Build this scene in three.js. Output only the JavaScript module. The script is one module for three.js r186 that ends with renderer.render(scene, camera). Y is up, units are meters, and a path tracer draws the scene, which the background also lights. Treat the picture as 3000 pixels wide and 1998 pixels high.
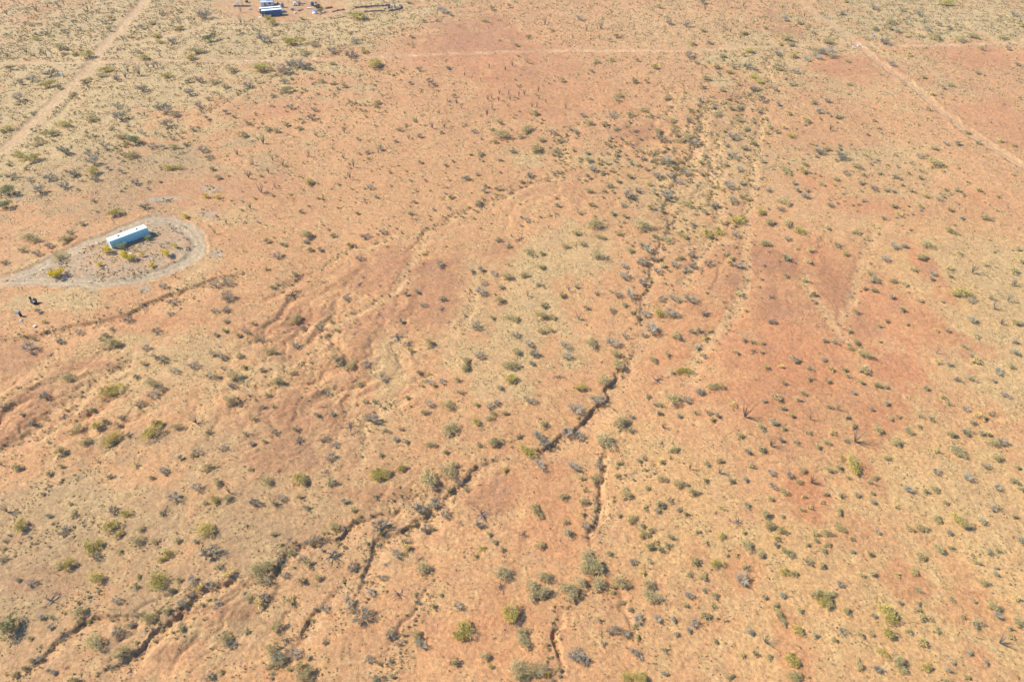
import * as THREE from 'three';
import { Sky } from 'three/addons/objects/Sky.js';
import { RoundedBoxGeometry } from 'three/addons/geometries/RoundedBoxGeometry.js';
import { mergeGeometries } from 'three/addons/utils/BufferGeometryUtils.js';

// ---------------------------------------------------------------- camera, sky, sun, exposure
const H = 120, PITCH = 41 * Math.PI / 180, FOCAL = 2003;          // drone height (m), tilt, lens in units of a 3000 x 1998 frame
const scene = new THREE.Scene();
const camera = new THREE.PerspectiveCamera(2 * Math.atan(999 / FOCAL) * 180 / Math.PI, 3000 / 1998, 1, 20000);
camera.position.set(0, H, 0);
camera.lookAt(0, H - Math.sin(PITCH) * 10, -Math.cos(PITCH) * 10);
const renderer = new THREE.WebGLRenderer({ antialias: true });
renderer.setSize(1024, 681);
renderer.toneMapping = THREE.LinearToneMapping;
renderer.toneMappingExposure = 1.64;
renderer.shadowMap.enabled = true;
const ELEV = 40 * Math.PI / 180;
const sunDir = new THREE.Vector3(-0.976 * Math.cos(ELEV), Math.sin(ELEV), -0.216 * Math.cos(ELEV));
const sky = new Sky();
sky.name = 'sky'; sky.scale.setScalar(15000);
sky.userData = { kind: 'structure', label: 'clear daytime sky above the desert, outside the frame' };
const su = sky.material.uniforms;
su.turbidity.value = 4; su.rayleigh.value = 1.1; su.mieCoefficient.value = 0.004; su.mieDirectionalG.value = 0.8;
if (su.cloudCoverage) su.cloudCoverage.value = 0;
su.sunPosition.value.copy(sunDir);
scene.add(sky);
scene.environmentIntensity = 0.23;
scene.fog = new THREE.FogExp2(new THREE.Color(0.86, 0.78, 0.66), 0.00011);
const sun = new THREE.DirectionalLight(new THREE.Color(1.0, 0.922, 0.755), 4.3);
sun.position.copy(sunDir).multiplyScalar(400).add(new THREE.Vector3(0, 0, -220));
sun.target.position.set(0, 0, -220);
sun.castShadow = true; sun.shadow.mapSize.set(4096, 4096); sun.shadow.radius = 1;
Object.assign(sun.shadow.camera, { left: -420, right: 420, top: 300, bottom: -300, near: 1, far: 1200 });
scene.add(sun, sun.target);

// ---------------------------------------------------------------- numbers, noise, points
let seed_ = 20230;
const rnd = () => { seed_ = (seed_ + 0x6d2b79f5) | 0; let t = Math.imul(seed_ ^ (seed_ >>> 15), 1 | seed_); t = (t + Math.imul(t ^ (t >>> 7), 61 | t)) ^ t; return ((t ^ (t >>> 14)) >>> 0) / 4294967296; };
const rr = (a, b) => a + (b - a) * rnd();
const hash = (i, j, k) => { let h = (Math.imul(i, 374761393) + Math.imul(j, 668265263) + Math.imul(k, 1442695041)) | 0; h = Math.imul(h ^ (h >>> 13), 1274126177); h ^= h >>> 16; return h; };
const GX = [], GZ = []; for (let i = 0; i < 64; i++) { GX.push(Math.cos(i * Math.PI / 32)); GZ.push(Math.sin(i * Math.PI / 32)); }
function noise(x, z, k = 0) {                                        // gradient noise, about -1 .. 1
  const i = Math.floor(x), j = Math.floor(z), fx = x - i, fz = z - j;
  const g = (a, b) => { const h = hash(i + a, j + b, k) & 63; return GX[h] * (fx - a) + GZ[h] * (fz - b); };
  const ux = fx * fx * fx * (fx * (fx * 6 - 15) + 10), uz = fz * fz * fz * (fz * (fz * 6 - 15) + 10);
  const p = g(0, 0), q = g(1, 0), r = g(0, 1), s = g(1, 1);
  return 1.5 * (p + (q - p) * ux + (r - p + (p - q - r + s) * ux) * uz);
}
const fbm = (x, z, n, k) => { let s = 0, a = 1, t = 0; for (let i = 0; i < n; i++) { s += a * noise(x, z, k + i); t += a; x = x * 2.03 + 7.1; z = z * 2.03 - 3.7; a *= 0.52; } return s / t * 1.5; };
const clamp = (x, a = 0, b = 1) => Math.min(b, Math.max(a, x));
const step = (a, b, x) => { const t = clamp((x - a) / (b - a)); return t * t * (3 - 2 * t); };
const lerp = (a, b, t) => a + (b - a) * t;
const SP = Math.sin(PITCH), CP = Math.cos(PITCH);
function ground(u, v, y = 0) {                                       // the place on level ground that the survey photo shows at (u, v)
  const a = (u - 1500) / FOCAL, b = (999 - v) / FOCAL, dy = -SP + b * CP, t = (H - y) / -dy;
  return { x: a * t, z: -(CP + b * SP) * t, t };
}
const TS = 1000 / 2354, FS = 3000 / 2354;
const tile = (r, c) => (x, y) => [1000 * c + x * TS, 666 * r + y * TS];
const T00 = tile(0, 0), T01 = tile(0, 1), T02 = tile(0, 2), T10 = tile(1, 0), T11 = tile(1, 1), T12 = tile(1, 2), T20 = tile(2, 0), T21 = tile(2, 1), T22 = tile(2, 2);
const FF = (x, y) => [x * FS, y * FS];
const C0 = (x, y) => [x * 640 / 2355, 560 + y * 640 / 2355];         // the clearing round the white container
const line = (f, ...xy) => { const p = []; for (let i = 0; i < xy.length; i += 2) { const g = ground(...f(xy[i], xy[i + 1])); p.push([g.x, g.z]); } return p; };

// ---------------------------------------------------------------- lines on the land: gullies, banks, roads
const lines = [], CELL = 12, cells = new Map();
function addLine(type, pts, o) {
  const L = { type, pts, ...o }; L.id = lines.length; lines.push(L);
  const R = L.reach + 4;
  let run = 0; L.total = 0;
  for (let i = 0; i + 1 < pts.length; i++) L.total += Math.hypot(pts[i + 1][0] - pts[i][0], pts[i + 1][1] - pts[i][1]);
  for (let i = 0; i + 1 < pts.length; i++) {
    const [x1, z1] = pts[i], [x2, z2] = pts[i + 1], len = Math.hypot(x2 - x1, z2 - z1);
    const seg = { L, x1, z1, dx: (x2 - x1) / len, dz: (z2 - z1) / len, len, run }; run += len;
    for (let a = Math.floor((Math.min(x1, x2) - R) / CELL); a <= Math.floor((Math.max(x1, x2) + R) / CELL); a++)
      for (let b = Math.floor((Math.min(z1, z2) - R) / CELL); b <= Math.floor((Math.max(z1, z2) + R) / CELL); b++) {
        const k = a * 4096 + b; if (!cells.has(k)) cells.set(k, []); cells.get(k).push(seg);
      }
  }
  return L;
}
const smoothPts = (p) => {                                           // Catmull-Rom, four pieces per span
  const out = [];
  for (let i = 0; i + 1 < p.length; i++) {
    const a = p[Math.max(0, i - 1)], b = p[i], c = p[i + 1], d = p[Math.min(p.length - 1, i + 2)];
    for (let k = 0; k < 4; k++) { const t = k / 4, t2 = t * t, t3 = t2 * t; out.push([0, 1].map((n) => 0.5 * (2 * b[n] + (c[n] - a[n]) * t + (2 * a[n] - 5 * b[n] + 4 * c[n] - d[n]) * t2 + (3 * b[n] - a[n] - 3 * c[n] + d[n]) * t3))); }
  }
  out.push(p[p.length - 1]); return out;
};
// bank: a steep edge on the picture's left or upper side, then a bed that rises gently again over w metres; cut: the same on both sides
const bank = (pts, w, depth, o = {}) => addLine('bank', smoothPts(pts), { w, depth: depth * 0.6, reach: w + 2, ...o });
const cut = (pts, w, depth, o = {}) => addLine('cut', smoothPts(pts), { w, depth: depth * 0.6, reach: w + 2, ...o });
const road = (pts, w, o = {}) => addLine('road', smoothPts(pts), { w, reach: w * 0.5 + 4, ...o });
const near = new Float64Array(400), nearS = new Float64Array(400), nearT = new Float64Array(400), hit = [];
function query(x, z) {
  hit.length = 0;
  const list = cells.get(Math.floor(x / CELL) * 4096 + Math.floor(z / CELL));
  if (!list) return hit;
  for (const s of list) {
    const px = x - s.x1, pz = z - s.z1, t = clamp(px * s.dx + pz * s.dz, 0, s.len), qx = px - s.dx * t, qz = pz - s.dz * t, d = Math.hypot(qx, qz), id = s.L.id;
    if (!hit.includes(s.L)) { hit.push(s.L); near[id] = 1e9; }
    if (d < near[id]) { near[id] = d; nearS[id] = (s.dx * pz - s.dz * px) >= 0 ? d : -d; nearT[id] = s.run + t; }
  }
  return hit;
}
// main gully and its arms
const G1 = bank(line(T11, 2040, 660, 2045, 740, 2030, 830, 1990, 900, 1940, 980, 1870, 1060, 1830, 1170, 1780, 1260, 1700, 1330, 1620, 1390, 1560, 1440, 1480, 1490, 1400, 1530, 1250, 1575), 5.5, 1.4, { bed: 1, rub: 1, soft: 30 });
const G2 = bank(line(T21, 1250, -10, 1080, 10, 960, 60, 850, 170, 760, 240, 700, 290, 640, 340, 600, 420, 520, 480, 430, 540, 340, 590, 250, 620, 210, 690, 170, 800, 150, 900, 100, 1010, 50, 1090), 5.0, 1.2, { bed: 1, rub: 1 });
bank(line(T20, 2400, 870, 2290, 990, 2150, 1160, 2110, 1240, 2050, 1340, 1960, 1430, 1900, 1560), 4.0, 1.2, { bed: 1, rub: 1 });
bank(line(T21, 520, 270, 480, 290, 350, 370, 200, 430, 150, 470, 60, 500, 0, 560, -100, 590, -320, 640, -460, 690), 3.0, 1.1, { rub: 1 });
bank(line(T20, 1990, 690, 1900, 860, 1885, 960, 1840, 1060), 2.4, 1.2);
bank(line(T20, 2354, 560, 2200, 610, 2040, 665, 1950, 740, 1880, 830, 1720, 850, 1570, 870, 1400, 930, 1300, 1030, 1230, 1090, 1130, 1150, 1090, 1190, 1040, 1260, 960, 1330, 860, 1430, 740, 1500, 640, 1575), 3.0, 1.15, { bed: 1, rub: 1 });
bank(line(FF, 1755, 205, 1700, 226, 1640, 246, 1612, 264, 1605, 300, 1596, 340, 1570, 385, 1545, 430, 1532, 480, 1546, 520, 1520, 560, 1496, 600, 1490, 640, 1478, 690, 1468, 750), 4.0, 0.85, { bed: 1, rub: 1, scrub: 3 });
bank(line(T20, 1130, 1140, 900, 1120, 720, 1150, 580, 1170, 440, 1250, 370, 1310, 270, 1420, 150, 1550), 3.6, 1.1, { bed: 1 });
bank(line(T20, 1590, 940, 1550, 1010, 1300, 1040), 1.5, 0.5);
bank(line(T20, 1930, 1380, 1760, 1330, 1740, 1400, 1690, 1460), 2.0, 0.6);
// upright crack gullies bottom centre
cut(line(T11, 1835, 1480, 1850, 1570).concat(line(T21, 1795, 60, 1785, 250, 1770, 380, 1745, 480, 1735, 570, 1755, 660, 1775, 720)), 1.0, 1.0, { rub: 1 });
cut(line(T21, 1800, 150, 1795, 300, 1790, 450, 1790, 600), 0.8, 0.5);
cut(line(T21, 1775, 715, 1765, 820, 1700, 930, 1620, 1000, 1580, 1045), 1.0, 0.7, { rub: 1 });
cut(line(T21, 1590, 1030, 1540, 1090, 1510, 1160, 1490, 1240, 1495, 1330, 1500, 1420, 1490, 1490, 1485, 1575), 1.0, 1.1, { rub: 1 });
cut(line(T21, 1820, 800, 1900, 930, 1920, 1040, 1970, 1140, 1995, 1225, 1945, 1290, 1935, 1360, 1900, 1430), 0.9, 0.55);
cut(line(T21, 660, 870, 590, 960, 530, 1030, 490, 1100, 440, 1160, 420, 1230, 370, 1310, 340, 1420, 310, 1500), 0.9, 0.45, { rub: 1 });
// crumbling bank below the container
bank(line(T10, 2320, 190, 2130, 290, 1980, 350).concat(line(T10, 1750, 290, 1640, 330, 1500, 355, 1350, 400, 1150, 480, 1000, 545, 900, 590, 750, 640, 600, 675, 400, 715, 270, 745, 100, 770, -20, 785)).slice(3), 9, 1.15, { rub: 2 });
bank(line(T10, 2330, 180, 2250, 260, 2100, 330, 1960, 390, 1900, 430), 4, 0.5, { rub: 1 });
bank(line(T10, 1400, 400, 1320, 460, 1240, 560), 3, 0.5);
// sandy wash and red clay cracks, centre
bank(line(T11, 620, -10, 560, 60, 500, 120, 435, 205), 2.5, 1.0);
cut(line(T11, 640, -20, 560, 120, 500, 210, 460, 290, 400, 370, 340, 455, 220, 515, 100, 575, -10, 645).concat(line(T10, 2280, 740, 2200, 800, 2160, 890, 2110, 960)), 2.6, 0.45, { bed: 2 });
bank(line(T01, 1580, 1190, 1450, 1235, 1300, 1270, 1200, 1320, 1010, 1400, 800, 1475, 640, 1560), 4, 0.8, { bed: 2, rub: 1 });
cut(line(T01, 1640, 850, 1580, 920, 1540, 1000, 1545, 1080, 1590, 1180), 3.0, 0.4, { bed: 2 });
cut(line(T11, 430, 30, 200, 130, 0, 165), 2.5, 0.3, { bed: 2 });
cut(line(T11, 910, 380, 905, 500, 880, 640, 850, 740), 1.4, 0.35, { bed: 2 });
cut(line(T11, 120, 1000, 70, 1150, 50, 1250, 20, 1330), 1.6, 0.35, { bed: 2 });
// red clay gullies at left
bank(line(T10, 660, 860, 560, 895, 450, 925, 390, 950), 4, 0.7);
cut(line(T10, 390, 950, 250, 1050, 120, 1110, -20, 1190), 2.4, 0.5, { bed: 2 });
cut(line(T10, 860, 890, 830, 960, 690, 1040, 560, 1110, 400, 1230, 270, 1340, 120, 1440, -20, 1520), 3.2, 0.7, { bed: 2 });
cut(line(T10, 600, 1100, 570, 1200, 420, 1320, 320, 1430, 220, 1560), 2.6, 0.6, { bed: 2 });
bank(line(T10, 330, 1040, 200, 1130, 0, 1230), 3, 0.4);
// erosion rills, centre left
bank(line(T10, 1960, 680, 1840, 770, 1700, 830), 3.5, 0.5);
bank(line(T10, 2000, 900, 1850, 930, 1760, 900), 3, 0.4);
bank(line(T10, 1800, 1160, 1720, 1190, 1650, 1240), 2.5, 0.9, { rub: 1 });
cut(line(T10, 1960, 940, 1840, 1040, 1720, 1120, 1640, 1200), 2, 0.35, { bed: 2 });
cut(line(T10, 2340, 650, 2200, 660, 2080, 700, 1900, 720), 2, 0.3, { bed: 2 });
bank(line(T10, 2340, 1000, 2310, 1080, 2330, 1140), 2, 0.5);
bank(line(T10, 2140, 1060, 2080, 1150, 2050, 1230), 2, 0.35, { rub: 1 });
bank(line(T20, 1980, -10, 1960, 30, 1940, 70), 1.6, 0.7); bank(line(T20, 1890, 0, 1870, 40, 1840, 70), 1.4, 0.5);
bank(line(T21, 510, 290, 470, 320, 330, 360), 2, 0.5);
bank(line(T21, 430, 240, 360, 300, 240, 330), 2.5, 0.5, { rub: 1 });
bank(line(T21, 200, 380, 160, 440), 1.5, 0.6);
// braided wash, upper right of centre
bank(line(T02, 740, 500, 740, 560, 650, 590, 560, 600, 440, 600, 250, 620), 3, 0.7);
bank(line(T02, 480, 690, 430, 710, 300, 690, 200, 700, 140, 740, 130, 860, 90, 960), 4, 1.2, { bed: 2 });
bank(line(T02, 500, 700, 440, 740, 400, 800, 330, 890, 280, 950), 4, 0.6, { bed: 2 });
bank(line(T02, 500, 950, 440, 1060, 420, 1120), 3, 0.4, { bed: 2 });
cut(line(T02, 270, 950, 200, 1060, 215, 1150, 200, 1280, 220, 1370, 290, 1460), 3.4, 0.6, { bed: 2 });
cut(line(T02, 590, 350, 590, 430, 600, 520, 560, 600), 3, 0.4, { bed: 2 });
bank(line(T01, 2354, 580, 2260, 630, 2310, 700, 2270, 790, 2300, 870, 2350, 920), 2.5, 0.6);
bank(line(T01, 2250, 1010, 2180, 1080, 2080, 1110), 2.5, 0.6);
bank(line(T01, 2020, 820, 1990, 860, 1900, 890, 1740, 905), 3, 0.6);
cut(line(T11, 2354, 480, 2310, 560, 2280, 600), 1.5, 0.7);
bank(line(T12, 445, 285, 442, 380, 410, 500, 335, 600), 5, 0.75, { rub: 1 });
cut(line(T12, 445, 160, 440, 290, 430, 420, 360, 590, 250, 720, 150, 830, 60, 930, 10, 1060), 3.4, 0.5, { bed: 2 });
cut(line(T12, 420, 80, 220, 100, 60, 140, 10, 200), 2.2, 0.5, { bed: 2 });
bank(line(T12, 300, 150, 290, 230, 190, 420, 130, 470), 2, 0.4);
cut(line(T21, 1830, 215, 2000, 160, 2100, 110, 2200, 60, 2354, 20), 2.2, 0.3, { bed: 2 });
bank(line(T12, 980, 10, 960, 80, 900, 190), 5, 0.5);
cut(line(T12, 830, 300, 870, 450, 950, 520, 1020, 640, 1080, 730, 1220, 840), 3, 0.25, { bed: 2 });
cut(line(FF, 1765, 245, 1742, 330, 1728, 420, 1716, 520, 1716, 610), 3.2, 0.5, { bed: 2 });
cut(line(FF, 1640, 300, 1662, 380, 1642, 450, 1652, 520, 1604, 600, 1566, 680), 3.0, 0.5, { bed: 2 });
cut(line(FF, 1690, 700, 1650, 760, 1610, 820, 1580, 900), 2.6, 0.45, { bed: 2 });
cut(line(FF, 2020, 520, 1985, 600, 1960, 690, 1925, 760), 2.6, 0.4, { bed: 2 });
cut(line(FF, 1000, 830, 960, 900, 850, 960, 835, 1060, 800, 1110), 1.8, 0.4, { bed: 2 });
// upper left drains
bank(line(T01, 520, 190, 380, 220, 200, 260, 60, 310, 0, 340).concat(line(T00, 2270, 390, 2000, 480, 1800, 570, 1650, 650, 1400, 780)), 4, 0.7, { rub: 1 });
bank(line(T00, 590, 590, 500, 680, 430, 750, 390, 800), 1.6, 0.7, { rub: 1 });
bank(line(T00, 330, 870, 260, 940, 190, 1030), 1.6, 0.6, { rub: 1 });
bank(line(T00, 800, 1020, 700, 1070, 580, 1150, 540, 1200, 420, 1240), 3, 0.6);
bank(line(T00, 500, 180, 380, 200, 200, 260, 0, 330), 3, 0.4);
bank(line(T00, 300, 560, 100, 570, 0, 590), 2, 0.5);
// stone ridges at lower left
bank(line(T20, 640, 480, 430, 530, 280, 575, 130, 595, 0, 650), 3, 0.35, { rub: 2 });
bank(line(T20, 680, 970, 560, 1010, 420, 1040), 2, 0.35, { rub: 2 });
bank(line(T20, 700, 60, 520, 170, 380, 210, 250, 300), 3, 0.15, { rub: 2 });
// roads
const RA = road(line(T00, 1030, -40, 1000, 0, 900, 115, 830, 190, 760, 260, 690, 340, 640, 430, 570, 510, 430, 640, 310, 760, 190, 870, 90, 970, -20, 1050, -200, 1180), 6.2, { name: 'dirt_road', label: 'dirt road running diagonally past the left junction to the left edge', tracks: 1 });
const RB = road(line(T00, 640, 430, 760, 428, 1000, 425, 1300, 420, 1700, 415, 2100, 410).concat(line(T01, 0, 402, 500, 385, 1000, 362, 1500, 350, 2000, 350)).concat(line(T02, 100, 345, 300, 332, 700, 320, 1000, 302, 1200, 290, 1400, 305, 1600, 312, 2000, 300, 2354, 285, 2700, 275)), 4.6, { name: 'dirt_road', label: 'straight dirt road crossing the far desert from left to right', tracks: 1 });
const RC = road(line(T02, 1205, 292, 1300, 385, 1450, 490, 1600, 600, 1750, 730, 1900, 850, 2050, 960, 2200, 1060, 2354, 1160, 2600, 1310), 4.6, { name: 'dirt_road', label: 'dirt road slanting from the white marker posts to the right edge', tracks: 1 });
const RE = road(line(T02, 1205, 288, 1120, 235, 1050, 180, 950, 120, 860, 50, 790, -20), 5.0, { name: 'dirt_road', label: 'faint dirt road running up from the white posts to the top', faint: 1 });
const RD = road(line(T00, 690, 345, 830, 295, 1050, 272, 1300, 215, 1480, 150, 1640, 122, 1800, 112), 4.5, { name: 'driveway', label: 'reddish dirt driveway leading to the blue container', faint: 1 });
const RF = road(line(T00, -60, 438, 200, 432, 420, 436, 630, 432), 4, { name: 'dirt_road', label: 'faint dirt track leaving the left junction towards the left edge', faint: 1 });
const loopPts = line(C0, 0, 975, 140, 930, 400, 830, 700, 680, 900, 590, 1130, 500, 1400, 390, 1620, 310, 1800, 310, 1980, 370, 2100, 480, 2140, 590, 2090, 700, 1930, 800, 1700, 890, 1420, 965, 1100, 1010, 700, 985, 330, 965, 0, 985);
const RL = road(loopPts, 5.0, { name: 'loop_track', label: 'pale gravel loop track circling the white container', pale: 1 });
road(line(C0, 20, 975, -60, 975, -300, 1000), 7, { name: 'dirt_road', label: 'short dirt spur joining the container loop to the left edge', faint: 1 });
// ---------------------------------------------------------------- soils: where each colour of ground lies
const soils = [];
const soil = (kind, f, x, y, rx, ry, w = 1, soft = 0.5) => { const g = ground(...f(x, y)), m = g.t / FOCAL, s = f === FF ? FS : TS, dep = H / Math.hypot(H, g.z); soils.push({ kind, x: g.x, z: g.z, rx: rx * s * m, rz: ry * s * m / dep, w, soft }); };
const SOIL = { o: [0.50, 0.244, 0.096], k: [0.47, 0.302, 0.126], m: [0.36, 0.158, 0.066], r: [0.465, 0.192, 0.074], y: [0.54, 0.315, 0.115], g: [0.38, 0.285, 0.18], b: [0.375, 0.222, 0.098] };
// broad regions first, small patches later (later ones lie over earlier ones)
soil('k', FF, 250, 120, 520, 190); soil('k', FF, 60, 330, 330, 130); soil('k', FF, 640, 60, 330, 90); soil('b', FF, 330, 420, 300, 90, 0.7);
soil('k', FF, 2180, 40, 320, 55); soil('k', FF, 1880, 140, 230, 70, 0.7); soil('k', FF, 1560, 60, 260, 50, 0.35);
soil('b', FF, 650, 1150, 450, 350, 0.45); soil('b', FF, 150, 1230, 520, 200, 0.8); soil('b', FF, 120, 1480, 360, 180, 0.6); soil('k', FF, 350, 850, 260, 90, 0.45);  // brown soil, spread wider to put the darker, glare-free left into the colour
soil('y', FF, 2300, 700, 260, 330, 0.9); soil('y', FF, 2180, 1150, 300, 330, 0.7); soil('y', FF, 1900, 1450, 480, 260, 0.6); soil('y', FF, 1560, 1150, 180, 200, 0.5);
soil('k', T12, 2150, 300, 380, 260, 0.6); soil('k', T12, 2100, 900, 400, 300, 0.45); soil('k', T22, 1800, 300, 400, 260, 0.3);
soil('k', FF, 1180, 720, 140, 130, 0.6); soil('k', FF, 1120, 820, 160, 100, 0.5); soil('k', FF, 1330, 570, 120, 70, 0.6); soil('k', FF, 900, 870, 50, 90, 0.5);
soil('k', FF, 1560, 460, 130, 120, 0.6); soil('k', FF, 1700, 330, 120, 160, 0.5); soil('k', FF, 2000, 360, 170, 70, 0.45); soil('k', FF, 1900, 500, 120, 60, 0.4);
soil('k', T01, 250, 90, 500, 130, 0.9); soil('k', T02, 360, 420, 210, 60, 0.9); soil('k', T02, 260, 560, 90, 60, 0.8); soil('k', T02, 1150, 210, 130, 60, 0.8);
soil('k', T01, 1300, 1080, 170, 60, 0.7); soil('k', T01, 1750, 1110, 260, 60, 0.6); soil('k', T02, 1900, 620, 110, 90, 0.6); soil('k', T02, 1150, 1050, 260, 60, 0.5); soil('k', T02, 1500, 1370, 300, 60, 0.5);
soil('k', T11, 1350, 560, 260, 130, 0.35); soil('k', T11, 300, 780, 130, 80, 0.5); soil('k', T20, 1650, 130, 100, 60, 0.2);
soil('k', T10, 350, 500, 420, 90, 0.8); soil('k', T10, 250, 260, 260, 120, 0.5); soil('k', T00, 1500, 1420, 330, 130, 0.55); soil('k', T10, 1330, 250, 160, 130, 0.5); soil('k', T10, 1000, 1000, 300, 300, 0.35); soil('k', T20, 500, 300, 600, 200, 0.4);
// bare red clay
soil('r', FF, 1080, 110, 190, 60, 0.7); soil('m', FF, 1090, 80, 130, 35, 0.6); soil('r', FF, 1250, 200, 200, 60, 0.5); soil('m', T01, 1200, 500, 200, 70, 0.45);
soil('r', T02, 1150, 470, 330, 110, 0.8); soil('m', T02, 1050, 480, 130, 50, 0.4); soil('r', T02, 2100, 380, 330, 80, 0.7); soil('r', T02, 2150, 800, 260, 150, 0.6); soil('m', T02, 720, 220, 120, 40, 0.7); soil('m', T02, 640, 130, 60, 60, 0.6);
soil('m', T02, 290, 660, 150, 30, 0.7); soil('m', T02, 260, 870, 90, 60, 0.6); soil('r', T02, 1000, 950, 330, 80, 0.5); soil('r', T02, 900, 1250, 150, 70, 0.6); soil('r', T02, 1300, 1420, 260, 60, 0.6); soil('r', T02, 2150, 1380, 220, 100, 0.5);
soil('r', T00, 1900, 760, 380, 70, 0.6); soil('r', T00, 1900, 70, 500, 60, 0.6); soil('r', T00, 1500, 1330, 520, 130, 0.6); soil('b', T00, 820, 1120, 150, 50, 0.7);
soil('m', T01, 2050, 910, 190, 80, 0.9); soil('m', T01, 550, 590, 130, 40, 0.35); soil('r', T01, 450, 690, 140, 40, 0.5); soil('m', T01, 1600, 1280, 90, 130, 0.5); soil('m', T01, 1330, 1300, 170, 60, 0.6);
soil('m', T10, 2150, 600, 260, 90, 0.9); soil('m', T10, 2000, 700, 300, 90, 0.7); soil('m', T10, 1950, 850, 190, 60, 0.6); soil('m', T10, 2100, 1230, 260, 190, 0.6); soil('m', T10, 1800, 1250, 260, 120, 0.5);
soil('m', T11, 250, 300, 260, 160, 0.8); soil('m', T11, 600, 480, 280, 230, 0.8); soil('m', T11, 150, 720, 130, 190, 0.7); soil('m', T11, 60, 1130, 90, 230, 0.6); soil('r', T11, 1050, 420, 90, 200, 0.4); soil('m', T11, 1080, 130, 130, 80, 0.6);
soil('m', T10, 130, 900, 200, 90, 0.8); soil('m', T10, 620, 950, 260, 60, 0.9); soil('m', T10, 350, 1130, 330, 90, 0.6); soil('m', T10, 180, 1330, 230, 110, 0.8); soil('m', T10, 60, 1480, 120, 60, 0.5); soil('r', T10, 1100, 660, 330, 60, 0.6);
soil('m', T21, 1020, 270, 230, 130, 0.9); soil('m', T21, 250, 280, 260, 80, 0.7); soil('r', T21, 1400, 180, 260, 170, 0.5); soil('r', T21, 1450, 540, 260, 170, 0.5); soil('m', T21, 700, 600, 190, 110, 0.3); soil('r', T21, 950, 1250, 500, 280, 0.45); soil('m', T21, 130, 1230, 130, 150, 0.35);
soil('m', T20, 1450, 1090, 260, 60, 0.7); soil('m', T20, 1200, 1370, 200, 110, 0.6); soil('m', T20, 1900, 30, 260, 90, 0.7); soil('m', T20, 1000, 320, 260, 70, 0.35); soil('m', T20, 400, 880, 300, 90, 0.4);
soil('r', FF, 1800, 680, 300, 230, 0.5); soil('r', FF, 1780, 900, 230, 170, 0.5); soil('r', FF, 2000, 480, 300, 100, 0.3); soil('m', T12, 620, 230, 220, 90, 1); soil('r', T12, 950, 220, 90, 220, 0.7); soil('m', T12, 1040, 400, 100, 160, 0.9); soil('m', T12, 660, 560, 200, 120, 0.9); soil('m', T12, 370, 380, 60, 60, 0.8); soil('m', T12, 1200, 640, 160, 120, 0.7); soil('r', T12, 1550, 600, 260, 260, 0.7);
soil('r', T12, 1450, 980, 200, 160, 1); soil('r', T12, 1570, 820, 100, 100, 0.9); soil('r', T12, 750, 850, 330, 260, 0.7); soil('m', T12, 330, 960, 60, 60, 0.6); soil('r', T12, 500, 1130, 330, 110, 0.6); soil('r', T12, 1700, 300, 90, 200, 0.8); soil('r', T12, 1250, 1350, 160, 160, 0.6);
soil('r', T22, 830, 260, 150, 180, 0.9); soil('r', T22, 1280, 130, 90, 150, 0.7); soil('r', T22, 420, 850, 140, 170, 0.6); soil('r', T22, 1550, 850, 150, 150, 0.7); soil('r', T22, 2050, 1100, 200, 150, 0.5); soil('r', T22, 750, 1350, 130, 260, 0.6); soil('r', T22, 100, 680, 80, 80, 0.5); soil('r', T22, 1900, 800, 130, 200, 0.35); soil('r', T22, 2050, 1400, 120, 90, 0.5);
// grey caliche scatter near the container
soil('g', T00, 1130, 1385, 110, 22, 0.9, 0.7); soil('g', T00, 1420, 1480, 60, 18, 0.9, 0.7); soil('g', T00, 1440, 1300, 70, 25, 0.6); soil('g', T10, 990, 425, 60, 30, 0.9, 0.7); soil('g', T10, 1490, 180, 50, 30, 0.9, 0.7); 
const soilCells = new Map();
for (const s of soils) if (s.w > 0) for (let a = Math.floor((s.x - s.rx * 1.9) / 20); a <= Math.floor((s.x + s.rx * 1.9) / 20); a++) for (let b = Math.floor((s.z - s.rz * 1.9) / 20); b <= Math.floor((s.z + s.rz * 1.9) / 20); b++) { const k = a * 4096 + b; if (!soilCells.has(k)) soilCells.set(k, []); soilCells.get(k).push(s); }
const inside = (poly, x, z) => { let c = false; for (let i = 0, j = poly.length - 1; i < poly.length; j = i++) if ((poly[i][1] > z) !== (poly[j][1] > z) && x < (poly[j][0] - poly[i][0]) * (z - poly[i][1]) / (poly[j][1] - poly[i][1]) + poly[i][0]) c = !c; return c; };
const padPoly = loopPts, yardPoly = line(T00, 1480, 0, 1500, 60, 1700, 110, 1800, 130, 2000, 130, 2250, 110, 2400, 80, 2380, 0, 2300, -30, 1600, -30);
const bare = (s) => s.m + s.r;
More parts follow.
